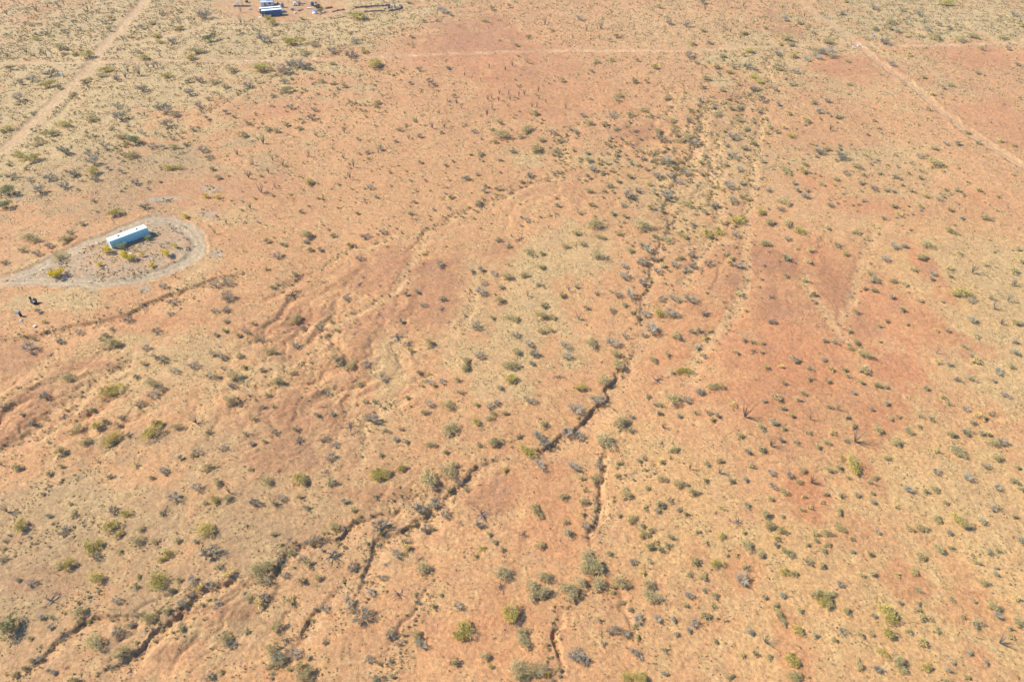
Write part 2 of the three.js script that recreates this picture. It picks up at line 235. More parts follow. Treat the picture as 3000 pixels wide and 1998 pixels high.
function soilAt(x, z) {                                              // share of every soil at a place
  const k = { o: 1, k: 0, m: 0, r: 0, y: 0, g: 0, b: 0 };
  const list = soilCells.get(Math.floor(x / 20) * 4096 + Math.floor(z / 20));
  if (list) {
    const n1 = fbm(x / 14, z / 14, 3, 40), n2 = noise(x / 3.1, z / 3.1, 44), n3 = fbm(x / 38, z / 38, 2, 47), n4 = noise(x / 1.1, z / 1.1, 48);
    for (const s of list) {
      const dx = (x - s.x) / s.rx, dz = (z - s.z) / s.rz, d = Math.sqrt(dx * dx + dz * dz) + n1 * 0.6 + n2 * (s.kind === 'g' ? 0.5 : 0.26) + n4 * 0.14 + n3 * 0.3;
      if (d >= 1.3) continue;
      const w = s.w * (s.kind === 'm' ? 0.8 : s.kind === 'y' ? 0.8 : 1) * (1 - step(1 - s.soft * 0.9, 1.25, d));
      for (const q in k) k[q] *= 1 - w;
      k[s.kind] += w;
    }
  }
  if (inside(padPoly, x, z)) { const w = 0.55 + 0.35 * noise(x / 4, z / 4, 49); for (const q in k) k[q] *= 1 - w; k.g += w; }
  if (inside(yardPoly, x, z)) { for (const q in k) k[q] *= 0.25; k.o += 0.55; k.b += 0.2; }
  return k;
}
// ---------------------------------------------------------------- relief
const rillZones = [[FF, 740, 800, 310, 290, 1], [FF, 130, 940, 280, 170, 1.1], [FF, 480, 1430, 260, 130, 0.8], [FF, 1000, 1150, 250, 120, 0.5], [FF, 1850, 650, 230, 160, 0.22], [FF, 1550, 330, 150, 190, 0.8], [FF, 1250, 480, 260, 110, 0.35]].map(([f, x, y, rx, ry, w]) => { const g = ground(...f(x, y)), m = g.t / FOCAL * FS; return { x: g.x, z: g.z, rx: rx * m, rz: ry * m * Math.hypot(H, g.z) / H, w }; });
function height(x, z) {
  const dist = Math.hypot(x, z + 200);
  let h = 0.7 * fbm(x / 95, z / 95, 2, 1) + 0.26 * fbm(x / 24, z / 24, 2, 5) + 0.10 * noise(x / 6.5, z / 6.5, 9);
  if (dist < 700) h += 0.06 * noise(x / 2.1, z / 2.1, 11) + 0.065 * noise(x / 0.8, z / 0.8, 12);
  for (const r of rillZones) {
    const d = ((x - r.x) / r.rx) ** 2 + ((z - r.z) / r.rz) ** 2;
    if (d < 1) { const a = (x * 0.62 - z * 0.78), b = (x * 0.78 + z * 0.62), w1 = fbm(x / 20, z / 20, 2, 20) * 9, w2 = fbm(x / 4, z / 4, 2, 26) * 1.8; h -= r.w * (1 - d) * (0.9 * Math.pow(1 - Math.abs(noise((b + w1 + 0.9 * w2) / 10.5, a / 26, 21)), 2.8) + 0.36 * Math.pow(1 - Math.abs(noise((b + w1 * 0.8 + w2) / 3.9, a / 11, 22)), 7) + 0.16 * Math.pow(1 - Math.abs(noise((b - a * 0.5 + w2) / 1.9, a / 4.5, 23)), 6)); }
  }
  const wx = x + 1.5 * noise(x / 9, z / 9, 30) + 0.75 * noise(x / 3.2, z / 3.2, 32) + 0.3 * noise(x / 1.2, z / 1.2, 34), wz = z + 1.5 * noise(x / 9, z / 9, 31) + 0.75 * noise(x / 3.2, z / 3.2, 33) + 0.3 * noise(x / 1.2, z / 1.2, 35);
  let low = 0, lump = 0;
  for (const L of query(wx, wz)) {
    const d = near[L.id], s = nearS[L.id], t = nearT[L.id];
    if (L.type === 'road') { if (!L.faint && d < L.w * 0.5 + 3) { h -= 0.22 * (1 - step(L.w * 0.42, L.w * 0.6, d)); h += 0.16 * Math.exp(-(((d - L.w * 0.66) / 0.7) ** 2)); } continue; }
    const fade = step(0, L.soft ?? 7, t) * step(0, 7, L.total - t) * clamp(0.85 + 0.3 * noise(t / 7, L.id * 3.3, 36) + 0.3 * noise(t / 2.3, L.id * 1.7, 39), 0.45, 1.2);
    let p = 0;
    if (L.type === 'cut') p = 1 - step(0.15, 1, d / L.w);
    else if (s > 0) p = 1 - step(0.15, 0.9, s);
    else p = d < L.w ? Math.pow(1 - d / L.w, 1.15) : 0;
    low = Math.max(low, p * L.depth * fade); if (d < 2.2 && L.type === 'bank') lump = Math.max(lump, fade * (1 - d / 2.2) * Math.min(1, L.depth));
  }
  if (lump > 0) h += lump * (0.42 * Math.max(0, noise(x / 1.3, z / 1.3, 37)) + 0.22 * noise(x / 0.6, z / 0.6, 38));
  return h - low;
}
const at = (u, v, up = 0) => {                                       // the place on the relief that the survey photo shows at (u, v)
  let y = 0, g;
  for (let i = 0; i < 3; i++) { g = ground(u, v, y + up); y = height(g.x, g.z); }
  return { x: g.x, y, z: g.z, m: g.t / FOCAL };
};
// ---------------------------------------------------------------- the ground: one sheet to the horizon, its roads and washes cut from the same sheet
const zs = [], NZ = 760, NX = 860;
for (const z of [9000, 3000, 900, 300, 80, 10, -20]) zs.push(z);
for (let i = 0; i <= NZ; i++) { const a = lerp(19.5, 76.8, i / NZ) * Math.PI / 180; zs.push(-H * Math.tan(a)); }
for (const z of [-560, -640, -800, -1100, -1800, -3600, -9000]) zs.push(z);
const cols = []; for (const e of [9000, 3600, 1400, 500, 180, 60, 20]) cols.push([-1, -e]);
for (let i = 0; i <= NX; i++) cols.push([-1 + 2 * i / NX, 0]);
for (const e of [20, 60, 180, 500, 1400, 3600, 9000]) cols.push([1, e]);
const RN = zs.length, CN = cols.length, gp = new Float32Array(RN * CN * 3), gc = new Float32Array(RN * CN * 3), cat = new Int16Array(RN * CN);
const halfWidth = (z) => 0.79 * Math.hypot(Math.max(60, -z), H) * (1 + 0.03);
const kinds = ['ground']; const kindLine = new Map();
for (const L of lines) if (L.type === 'road') { kindLine.set(L.id, kinds.length); kinds.push(L); }
const WASH = kinds.length; kinds.push('dry_wash'); const PAD = kinds.length; kinds.push('gravel_clearing'); const YARD = kinds.length; kinds.push('dirt_yard');
const tmpS = [0, 0, 0];
for (let j = 0; j < RN; j++) for (let i = 0; i < CN; i++) {
  const z = zs[j], x = cols[i][0] * halfWidth(z) + cols[i][1], n = j * CN + i;
  const far = cols[i][1] !== 0 || j < 7 || j > 7 + NZ;
  gp[n * 3] = x; gp[n * 3 + 1] = far && (Math.abs(x) > 900 || z < -900 || z > 200) ? 0 : height(x, z); gp[n * 3 + 2] = z;
  const s = soilAt(x, z);
  let r = 0, g = 0, b = 0; for (const q in s) { const c = SOIL[q], w = s[q]; r += c[0] * w; g += c[1] * w; b += c[2] * w; }
  // dry grass in blotches, paler grit, wind-sorted fines: all matter lying on the soil
  const tuftiness = s.k * 0.95 + s.y * 0.7 + s.b * 0.65 + s.o * 0.6 + s.g * 0.5, straw = clamp(tuftiness * (0.75 * step(0.0, 0.5, fbm(x / 5.5, z / 5.5, 3, 60) * 1.3 + 0.15 * noise(x / 1.1, z / 1.1, 63)) + 0.6 * step(0.15, 0.6, noise(x / 1.5, z / 1.5, 64) + 0.5 * noise(x / 13, z / 13, 65))));
  r = lerp(r, 0.50, straw * 0.6); g = lerp(g, 0.325, straw * 0.6); b = lerp(b, 0.13, straw * 0.6);
  const grit = clamp((bare(s) * 0.75 + s.o * 0.3) * step(0.1, 0.7, fbm(x / 8, z / 8, 3, 66))); r = lerp(r, 0.31, grit * 0.35); g = lerp(g, 0.165, grit * 0.35); b = lerp(b, 0.10, grit * 0.35);
  let v = 1 + 0.13 * noise(x / 1.7, z / 1.7, 70) + 0.22 * noise(x / 0.63, z / 0.63, 71) + 0.06 * noise(x / 30, z / 30, 72) + 0.12 * (((hash(j, i, 5) >>> 8) & 255) / 128 - 1);
  let kind = 0, best = 1e9;
  const wx = x + 0.8 * noise(x / 6, z / 6, 74) + 0.35 * noise(x / 1.6, z / 1.6, 76), wz = z + 0.8 * noise(x / 6, z / 6, 75) + 0.35 * noise(x / 1.6, z / 1.6, 77);
  for (const L of query(wx, wz)) {
    const d = near[L.id], sg = nearS[L.id], t = nearT[L.id];
    if (L.type === 'road') {
      const half = L.w * 0.5 * (1 + 0.3 * noise(t / 8, L.id, 82) + (L.pale ? 0.35 * noise(x / 4, z / 4, 83) : 0)), edge = 1 - step(half * 0.7, half * 1.3, d); if (edge <= 0) continue;
      const tr = (L.faint ? 0.5 : 0.85) * edge, pale = L.pale;
      let cr = pale ? 0.45 : lerp(0.55, r, 0.32), cg = pale ? 0.322 : lerp(0.318, g, 0.32), cb = pale ? 0.185 : lerp(0.152, b, 0.32);
      const rut = L.tracks || pale ? Math.exp(-(((Math.abs(sg) - 0.95 - 0.15 * noise(t / 9, 3, 80)) / 0.4) ** 2)) : 0.4;
      const q = 0.86 + 0.28 * rut; r = lerp(r, cr * q, tr); g = lerp(g, cg * q, tr); b = lerp(b, cb * q, tr);
      if (d < half && d / half < best) { best = d / half; kind = kindLine.get(L.id); }
    } else if (L.bed) {
      const w = L.type === 'cut' ? 1 - step(L.w * 0.25, L.w * (0.7 + 0.3 * noise(t / 5, L.id, 84)), d) : sg > 0 ? 0 : 1 - step(L.w * 0.35, L.w * 0.75, d), f = step(0, 6, t) * step(0, 6, L.total - t) * w * (L.bed === 1 ? 0.8 : 0.6);
      if (f <= 0) continue;
      const c = L.bed === 1 ? [0.50, 0.268, 0.112] : [0.55, 0.315, 0.13]; r = lerp(r, c[0], f); g = lerp(g, c[1], f); b = lerp(b, c[2], f);
      if (f > 0.4 && kind === 0) kind = WASH;
    }
  }
  if (kind === 0) { if (inside(padPoly, x, z)) kind = PAD; else if (inside(yardPoly, x, z)) kind = YARD; }
  cat[n] = kind; gc[n * 3] = clamp(r * v); gc[n * 3 + 1] = clamp(g * v); gc[n * 3 + 2] = clamp(b * v);
}
const whole = new THREE.BufferGeometry(); { const ix = new Uint32Array((RN - 1) * (CN - 1) * 6); let k = 0; for (let j = 0; j + 1 < RN; j++) for (let i = 0; i + 1 < CN; i++) { const a = j * CN + i, b = a + 1, c = a + CN, d = c + 1; ix[k++] = a; ix[k++] = b; ix[k++] = c; ix[k++] = b; ix[k++] = d; ix[k++] = c; } whole.setIndex(new THREE.BufferAttribute(ix, 1)); whole.setAttribute('position', new THREE.BufferAttribute(gp, 3)); whole.computeVertexNormals(); }
const gn = whole.attributes.normal.array, gi = whole.index.array;
// soil grain: grit, pebbles and straw litter, repeated every 17 m (colour about 1 so that it only modulates) with its relief
function grainTexture(size, seed) {
  const a = new Uint8Array(size * size * 4), bump = new Uint8Array(size * size * 4), f = (x, y, s, k) => { const n = size / s, i = Math.floor(x / s), j = Math.floor(y / s); const h = (p, q) => ((hash(((p % n) + n) % n, ((q % n) + n) % n, seed + k) >>> 8) & 1023) / 1023; const u = x / s - i, w = y / s - j, su_ = u * u * (3 - 2 * u), sw = w * w * (3 - 2 * w); return lerp(lerp(h(i, j), h(i + 1, j), su_), lerp(h(i, j + 1), h(i + 1, j + 1), su_), sw); };
  for (let y = 0; y < size; y++) for (let x = 0; x < size; x++) {
    const n = 0.34 * f(x, y, 4, 1) + 0.3 * f(x, y, 8, 2) + 0.2 * f(x, y, 16, 3) + 0.16 * f(x, y, 64, 4), p = f(x, y, 8, 7), q = f(x, y, 4, 8);
    let v = 0.80 + 0.30 * (n - 0.5) * 1.6; let t = 0; if (p > 0.80) v -= (p - 0.80) * 1.3; if (q > 0.9) v += 0.12;
    const o = (y * size + x) * 4, c = clamp(v, 0.25, 1) * 255; a[o] = c; a[o + 1] = c * (0.985 + 0.015 * q); a[o + 2] = c * (0.97 + 0.03 * p); a[o + 3] = 255;
    const h = clamp(n + (p > 0.8 ? (p - 0.8) * 1.5 : 0)) * 255; bump[o] = bump[o + 1] = bump[o + 2] = h; bump[o + 3] = 255;
  }
  return [a, bump].map((d, i) => { const t = new THREE.DataTexture(d, size, size); t.wrapS = t.wrapT = THREE.RepeatWrapping; t.magFilter = THREE.LinearFilter; t.minFilter = THREE.LinearMipmapLinearFilter; t.generateMipmaps = true; t.needsUpdate = true; return t; });
}
const [grain, grainBump] = grainTexture(512, 91);
const groundMat = new THREE.MeshStandardMaterial({ vertexColors: true, map: grain, bumpMap: grainBump, bumpScale: 0.10, roughness: 1, metalness: 0, color: new THREE.Color(1.2, 1.2, 1.2) });
const groundNames = { dry_wash: ['dry_wash', 'sandy dry wash beds winding between eroded banks'], gravel_clearing: ['gravel_clearing', 'pale grey gravel clearing inside the container loop track'], dirt_yard: ['dirt_yard', 'bare reddish yard around the blue container'], ground: ['ground', 'orange and straw coloured desert soil'] };
const used = {};
const numbered = (n) => { const k = used[n] = (used[n] ?? -1) + 1; return k ? n + '_' + String(k).padStart(3, '0') : n; };
kinds.forEach((K, kk) => {
  const map = new Int32Array(RN * CN).fill(-1), ids = [], ix = [];
  for (let j = 0, q = 0; j + 1 < RN; j++) for (let i = 0; i + 1 < CN; i++, q += 6) {
    if (cat[j * CN + i] !== kk) continue;
    for (let e = 0; e < 6; e++) { const v = gi[q + e]; if (map[v] < 0) { map[v] = ids.length; ids.push(v); } ix.push(map[v]); }
  }
  if (!ids.length) return;
  const p = new Float32Array(ids.length * 3), n = new Float32Array(ids.length * 3), c = new Float32Array(ids.length * 3), u = new Float32Array(ids.length * 2);
  ids.forEach((v, i) => { for (let e = 0; e < 3; e++) { p[i * 3 + e] = gp[v * 3 + e]; n[i * 3 + e] = gn[v * 3 + e]; c[i * 3 + e] = gc[v * 3 + e]; } u[i * 2] = gp[v * 3] / 17.3; u[i * 2 + 1] = gp[v * 3 + 2] / 17.3; });
  const g = new THREE.BufferGeometry(); g.setAttribute('position', new THREE.BufferAttribute(p, 3)); g.setAttribute('normal', new THREE.BufferAttribute(n, 3)); g.setAttribute('color', new THREE.BufferAttribute(c, 3)); g.setAttribute('uv', new THREE.BufferAttribute(u, 2)); g.setIndex(new THREE.BufferAttribute(new Uint32Array(ix), 1));
  const o = new THREE.Mesh(g, groundMat), d = typeof K === 'string' ? groundNames[K] : [K.name, K.label];
  o.name = numbered(d[0]); o.userData = { kind: 'structure', label: d[1] }; o.receiveShadow = o.castShadow = true; scene.add(o);
});
// ---------------------------------------------------------------- plants: shapes
class TB {                                                           // collects triangles and builds one mesh
  constructor() { this.p = []; this.c = []; }
  tri(a, b, c, k) { this.p.push(...a, ...b, ...c); for (let i = 0; i < 3; i++) this.c.push(...k); }
  sliver(o, d, w, k) {                                               // a leaf or twig: a narrow triangle from o along d
    const s = Math.abs(d[1]) > Math.hypot(d[0], d[2]) ? [1, 0, 0.3] : [0, 1, 0]; let x = d[1] * s[2] - d[2] * s[1], y = d[2] * s[0] - d[0] * s[2], z = d[0] * s[1] - d[1] * s[0];
    const a = rr(0, 6.283), l = Math.hypot(x, y, z) || 1, m = Math.hypot(...d); x /= l; y /= l; z /= l;
    const X = (d[1] * z - d[2] * y) / m, Y = (d[2] * x - d[0] * z) / m, Z = (d[0] * y - d[1] * x) / m, ca = Math.cos(a) * w * 0.5, sa = Math.sin(a) * w * 0.5, e = [x * ca + X * sa, y * ca + Y * sa, z * ca + Z * sa];
    this.tri([o[0] - e[0], o[1] - e[1], o[2] - e[2]], [o[0] + e[0], o[1] + e[1], o[2] + e[2]], [o[0] + d[0], o[1] + d[1], o[2] + d[2]], k);
  }
  limb(a, b, ra, rb, k) {                                            // a three-sided tapered twig
    const d = [b[0] - a[0], b[1] - a[1], b[2] - a[2]], s = Math.abs(d[1]) > Math.hypot(d[0], d[2]) ? [1, 0, 0] : [0, 1, 0];
    let x = [d[1] * s[2] - d[2] * s[1], d[2] * s[0] - d[0] * s[2], d[0] * s[1] - d[1] * s[0]]; const l = Math.hypot(...x); x = x.map((e) => e / l);
    const m = Math.hypot(...d), y = [(d[1] * x[2] - d[2] * x[1]) / m, (d[2] * x[0] - d[0] * x[2]) / m, (d[0] * x[1] - d[1] * x[0]) / m];
    const ring = (o, r) => [0, 2.094, 4.189].map((t) => [0, 1, 2].map((n) => o[n] + r * (x[n] * Math.cos(t) + y[n] * Math.sin(t))));
    const A = ring(a, ra), B = ring(b, rb);
    for (let i = 0; i < 3; i++) { const j = (i + 1) % 3; this.tri(A[i], A[j], B[j], k); this.tri(A[i], B[j], B[i], k); }
  }
  geo() {
    const g = new THREE.BufferGeometry(); g.setAttribute('position', new THREE.Float32BufferAttribute(this.p, 3)); g.setAttribute('color', new THREE.Float32BufferAttribute(this.c, 3)); g.computeVertexNormals(); return g;
  }
}
const leafMat = new THREE.MeshPhysicalMaterial({ vertexColors: true, roughness: 1, side: THREE.DoubleSide, transmission: 0.22, thickness: 0 });
const woodMat = new THREE.MeshStandardMaterial({ vertexColors: true, roughness: 0.95, side: THREE.DoubleSide });
const shade = (c, v) => { const f = 1 + rr(-v, v); return [c[0] * f, c[1] * f, c[2] * f]; };
const ball = () => { const y = rr(-0.35, 1), a = rr(0, 6.283), r = Math.sqrt(Math.max(0, 1 - y * y)); return [r * Math.cos(a), y, r * Math.sin(a)]; };
const GREY = [0.43, 0.365, 0.235], BARK = [0.115, 0.088, 0.072];
// a leafy shrub of several lobes on splayed stems, 1 m across; pal: [colour, share] pairs
function leafy(n, lobes, pal, tall, wide, long) {
  const crown = new TB(), stem = new TB(), L = [];
  for (let i = 0; i < lobes; i++) { const a = i * 6.283 / lobes + rr(-0.7, 0.7), r = i ? rr(0.12, 0.40) : 0.05; L.push([r * Math.cos(a), tall * rr(0.28, 0.66), r * Math.sin(a), rr(0.09, 0.22)]); }
  for (const l of L) {
    const mid = [l[0] * 0.5 + rr(-0.03, 0.03), l[1] * 0.45, l[2] * 0.5 + rr(-0.03, 0.03)];
    stem.limb([rr(-0.02, 0.02), -0.02, rr(-0.02, 0.02)], mid, 0.014, 0.010, shade(BARK, 0.2));
    for (let k = 0; k < 3; k++) { const e = ball(), q = [l[0] + e[0] * l[3] * 0.8, l[1] + Math.abs(e[1]) * l[3] * 0.7, l[2] + e[2] * l[3] * 0.8]; stem.limb(mid, q, 0.009, 0.004, shade(GREY, 0.25)); }
  }
  for (let i = 0; i < n; i++) {
    const l = L[Math.floor(rnd() * L.length)], e = ball(), q = 0.5 + 0.6 * Math.pow(rnd(), 0.7), o = [l[0] + e[0] * l[3] * q, Math.max(0.015, l[1] + e[1] * l[3] * q * (tall / 0.55)), l[2] + e[2] * l[3] * q];
    const len = long * (rnd() < 0.15 ? rr(1.4, 2.2) : rr(0.5, 1.3)), d = [(e[0] + rr(-0.8, 0.8)) * len, (e[1] * 0.7 + rr(-0.5, 0.7)) * len, (e[2] + rr(-0.8, 0.8)) * len];
    let u = rnd(), c = pal[0][0]; for (const [k, s] of pal) { c = k; if ((u -= s) < 0) break; }
    crown.sliver(o, d, wide * rr(0.7, 1.3), shade(c, 0.25));
  }
  return { crown: crown.geo(), stem: stem.geo() };
}
// a leafless shrub: forking grey twigs fanning from the base, 1 m across
function twiggy(stems, tall, thick, c, fine) {
  const t = new TB();
  for (let i = 0; i < stems; i++) {
    const a = i * 6.283 / stems + rr(-0.35, 0.35), r = rr(0.2, 0.42), y = tall * rr(0.45, 0.95), m = [Math.cos(a) * r * 0.45 + rr(-0.04, 0.04), y * 0.5, Math.sin(a) * r * 0.45 + rr(-0.04, 0.04)], k = shade(c, 0.3);
    t.limb([Math.cos(a) * 0.02, -0.02, Math.sin(a) * 0.02], m, thick, thick * 0.7, k);
    for (let j = 0; j < 4; j++) {
      const b = a + rr(-0.7, 0.7), s = r * rr(0.75, 1.2), e = [Math.cos(b) * s, y * rr(0.55, 1.15), Math.sin(b) * s]; t.limb(m, e, thick * 0.6, thick * 0.25, shade(c, 0.3));
      for (let f = 0; f < fine; f++) { const q = rr(0.3, 1), o = [lerp(m[0], e[0], q), lerp(m[1], e[1], q), lerp(m[2], e[2], q)], l = rr(0.07, 0.15); t.sliver(o, [(Math.cos(b) * 0.6 + rr(-0.8, 0.8)) * l, rr(-0.2, 0.9) * l, (Math.sin(b) * 0.6 + rr(-0.8, 0.8)) * l], thick * 1.9, shade(c, 0.3)); }
    }
  }
  return t.geo();
}
function wands(n, spread, c) {                                       // ocotillo, 1 m tall: long unbranched wands from one base
  const t = new TB();
  for (let i = 0; i < n; i++) {
    const a = i * 2.4 + rr(-0.3, 0.3), s = spread * rr(0.35, 1), h = rr(0.72, 1), k = shade(c, 0.25), P = (q) => [Math.cos(a) * s * Math.pow(q, 0.85), h * q * (1 - 0.08 * q), Math.sin(a) * s * Math.pow(q, 0.85)];
    for (let q = 0; q < 3; q++) t.limb(P(q / 3), P((q + 1) / 3), 0.0135 - q * 0.003, 0.0105 - q * 0.003, k);
    for (let q = 0; q < 8; q++) { const o = P(rr(0.15, 1)), l = rr(0.02, 0.05); t.sliver(o, [rr(-1, 1) * l, rr(-0.2, 1) * l, rr(-1, 1) * l], 0.012, shade([0.17, 0.15, 0.09], 0.3)); }
  }
  return t.geo();
}
function skeleton(n) {                                               // a dead plant: a few crooked thick limbs, some on the ground
  const t = new TB(), c = [0.135, 0.108, 0.10];
  for (let i = 0; i < n; i++) {
    let a = i * 6.283 / n + rr(-0.4, 0.4), p = [0, 0.05, 0], r = 0.034; const k = shade(c, 0.3), up = rr(0.15, 0.75);
    for (let j = 0; j < 4; j++) { a += rr(-0.7, 0.7); const l = rr(0.09, 0.17), q = [p[0] + Math.cos(a) * l, Math.max(0.03, p[1] + l * (up - 0.28 * j)), p[2] + Math.sin(a) * l]; t.limb(p, q, r, r * 0.75, k); if (j > 0) { const b = a + rr(-1.3, 1.3); t.limb(q, [q[0] + Math.cos(b) * 0.09, q[1] + rr(-0.02, 0.08), q[2] + Math.sin(b) * 0.09], r * 0.6, r * 0.25, k); } p = q; r *= 0.75; }
  }
  return t.geo();
}
function rosette(n, trunk, c) {                                      // yucca, 1 m tall
  const leaf = new TB(), stem = new TB(); stem.limb([0, -0.05, 0], [0.02, trunk, 0], 0.075, 0.06, [0.15, 0.115, 0.07]);
  for (let i = 0; i < n; i++) { const e = ball(), l = rr(0.3, 0.46); leaf.sliver([0.02, trunk, 0], [e[0] * l, (e[1] * 0.8 + 0.12) * l, e[2] * l], 0.07, shade(c, 0.25)); }
  return { crown: leaf.geo(), stem: stem.geo() };
}
const OLIVE = [0.46, 0.355, 0.105], STRAW = [0.70, 0.525, 0.21], YEL = [0.70, 0.52, 0.045], DUSK = [0.43, 0.35, 0.175], GREEN = [0.22, 0.23, 0.05], DUSTY = [0.45, 0.385, 0.21];
const many = (n, f) => Array.from({ length: n }, (_, i) => f(i));
const PROTO = {
  M: many(6, (i) => leafy(1150, 6 + i % 4, [[OLIVE, 0.42], [STRAW, 0.26], [YEL, 0.07], [GREY, 0.25]], rr(0.48, 0.6), 0.022, 0.075)),
  Q: many(4, (i) => leafy(1150, 6 + i, [[YEL, 0.42], [OLIVE, 0.38], [GREEN, 0.07], [GREY, 0.13]], rr(0.46, 0.58), 0.023, 0.075)),
  W: many(4, (i) => leafy(1300, 7 + i, [[STRAW, 0.44], [OLIVE, 0.24], [DUSTY, 0.12], [GREY, 0.20]], rr(0.46, 0.58), 0.020, 0.08)),
  B: many(6, (i) => twiggy(15 + i % 3 * 3, rr(0.46, 0.6), 0.0085, i % 2 ? [0.42, 0.36, 0.25] : [0.34, 0.285, 0.19], 11)),
  K: many(4, (i) => skeleton(6 + i)),
  O: many(5, (i) => wands(10 + i * 2, [0.26, 0.34, 0.2, 0.42, 0.3][i], [0.17, 0.145, 0.105])),
  Y: many(3, () => leafy(900, 6, [[[0.82, 0.63, 0.012], 0.6], [YEL, 0.3], [GREEN, 0.1]], 0.7, 0.045, 0.07)),
  C: many(2, () => leafy(800, 9, [[[0.48, 0.48, 0.16], 0.55], [[0.32, 0.35, 0.10], 0.3], [DUSTY, 0.15]], 0.75, 0.042, 0.06)),
  E: many(2, () => leafy(1200, 8, [[GREEN, 0.62], [[0.16, 0.18, 0.04], 0.28], [GREY, 0.10]], 0.6, 0.026, 0.06)),
  U: many(2, () => rosette(46, 0.4, [0.24, 0.26, 0.07])),
  D: many(5, (i) => leafy(230, 5, [[[OLIVE, 0.45], [DUSK, 0.35], [GREY, 0.2]], [[DUSK, 0.5], [GREY, 0.35], [OLIVE, 0.15]], [[OLIVE, 0.5], [STRAW, 0.25], [DUSK, 0.25]], [[DUSK, 0.4], [OLIVE, 0.4], [GREEN, 0.2]], [[GREY, 0.6], [DUSK, 0.4]]][i], 0.62, 0.062, 0.15)),
};
const KIND = {
  M: ['mesquite_shrub', 'shrub', 'olive and straw coloured leafy shrub', 'olive shrub'], Q: ['acacia_shrub', 'shrub', 'yellow-green leafy shrub', 'yellow-green shrub'], W: ['thorn_shrub', 'shrub', 'pale straw-grey bushy shrub', 'pale straw shrub'],
  B: ['bare_shrub', 'bare shrub', 'leafless grey twiggy shrub', 'grey leafless shrub'], K: ['dead_shrub', 'dead shrub', 'dark crooked dead shrub', 'crooked dead shrub'], O: ['ocotillo', 'ocotillo', 'spindly ocotillo of upright wands', 'spindly ocotillo'], Y: ['rabbitbrush', 'flowering shrub', 'bright yellow rounded shrub', 'yellow shrub'],
  C: ['cholla_bush', 'shrub', 'pale green knobbly shrub', 'pale green shrub'], E: ['green_shrub', 'shrub', 'dark green dense shrub', 'dark green shrub'], U: ['yucca', 'yucca', 'bright green yucca rosette', 'green yucca'], D: ['desert_bush', 'bush', 'small dark olive bush', 'small dark bush'],
};
// ---------------------------------------------------------------- plants: where they stand
const plants = [];
let F0 = T00;
const put = (k) => (x, y, w, f = F0) => { const [u, v] = f(x, y); plants.push({ k, u, v, w: w * TS }); };
const M = put('M'), Q = put('Q'), W = put('W'), B = put('B'), K = put('K'), O = put('O'), Y = put('Y'), C = put('C'), E = put('E'), U = put('U'), D = put('D');
F0 = T00;
Q(1232, 185, 80); Q(1075, 240, 80); Q(1100, 285, 60); Q(1310, 390, 90); Q(2000, 272, 150); Q(985, 390, 85); Q(512, 368, 60); Q(600, 368, 110); Q(725, 470, 100);
Q(1795, 460, 130); Q(320, 575, 110); Q(35, 880, 110); Q(130, 1060, 110); Q(215, 1085, 130); Q(1165, 1150, 80); Q(1220, 1145, 90); Q(640, 1175, 110); Q(780, 1460, 120);
Q(2130, 1250, 80); Q(1835, 110, 80); Q(1875, 148, 90); Q(435, 845, 110); Q(1145, 510, 90); Q(245, 262, 60);
M(1350, 340, 110); M(2160, 295, 90); M(2085, 350, 120); M(435, 365, 60); M(1590, 475, 90); M(345, 910, 110); M(615, 800, 120); M(1470, 555, 90); M(1540, 585, 80);
M(1970, 610, 110); M(1940, 630, 60); M(835, 935, 100); M(900, 1055, 110); M(1195, 1010, 70); M(1840, 885, 70); M(1905, 900, 60); M(1500, 1220, 60); M(1975, 855, 60);
M(2060, 880, 60); M(2075, 120, 60); M(1885, 232, 60); M(1035, 150, 70); M(400, 310, 110); M(950, 350, 70); M(680, 510, 80); M(575, 550, 80); M(250, 985, 70);
M(1660, 920, 90); M(2290, 430, 60); M(1200, 785, 80);
E(1440, 258, 90); E(40, 1315, 120); E(25, 1410, 100); E(920, 960, 110); E(2210, 70, 60); E(65, 465, 60);
B(1180, 280, 80); B(1400, 100, 120); B(1220, 72, 55); B(1810, 265, 110); B(2290, 345, 100); B(2050, 435, 150); B(2110, 455, 110); B(1960, 480, 130); B(1700, 575, 100);
B(975, 605, 100); B(1370, 550, 80); B(1290, 555, 60); B(800, 540, 80); B(120, 670, 100); B(340, 500, 100); B(210, 540, 100); B(1130, 745, 160); B(1365, 720, 90);
B(1430, 680, 60); B(820, 800, 120); B(800, 720, 100); B(1150, 850, 110); B(1300, 635, 90); B(1190, 950, 70); B(960, 900, 80); B(440, 1040, 110); B(600, 1060, 70);
B(640, 1110, 110); B(1040, 1000, 90); B(265, 1310, 110); B(70, 1215, 90); B(440, 1280, 90); B(930, 1255, 80); B(2000, 735, 70); B(2150, 805, 90); B(2160, 750, 70);
B(1440, 1080, 70); B(990, 1420, 80); B(1420, 810, 60); B(760, 125, 60); B(720, 150, 70); B(745, 200, 60); B(430, 210, 70); B(1110, 95, 50); B(970, 188, 45);
B(1650, 215, 50); B(700, 990, 70); B(890, 955, 60); B(395, 600, 60); B(140, 570, 60); B(1880, 660, 60); B(1960, 560, 70); B(2220, 560, 60); B(2300, 570, 50);
B(1320, 890, 60); B(1390, 1020, 110); B(1120, 1010, 60); B(500, 1190, 100); B(330, 1215, 120); B(830, 1180, 60); B(650, 1230, 90); B(60, 1130, 60); B(1550, 770, 60);
B(1610, 800, 50); B(1710, 850, 50); B(1280, 990, 60); B(640, 1380, 60); B(200, 1240, 70); B(560, 1540, 60); B(1460, 1160, 60); B(740, 1160, 50); B(1990, 430, 90);
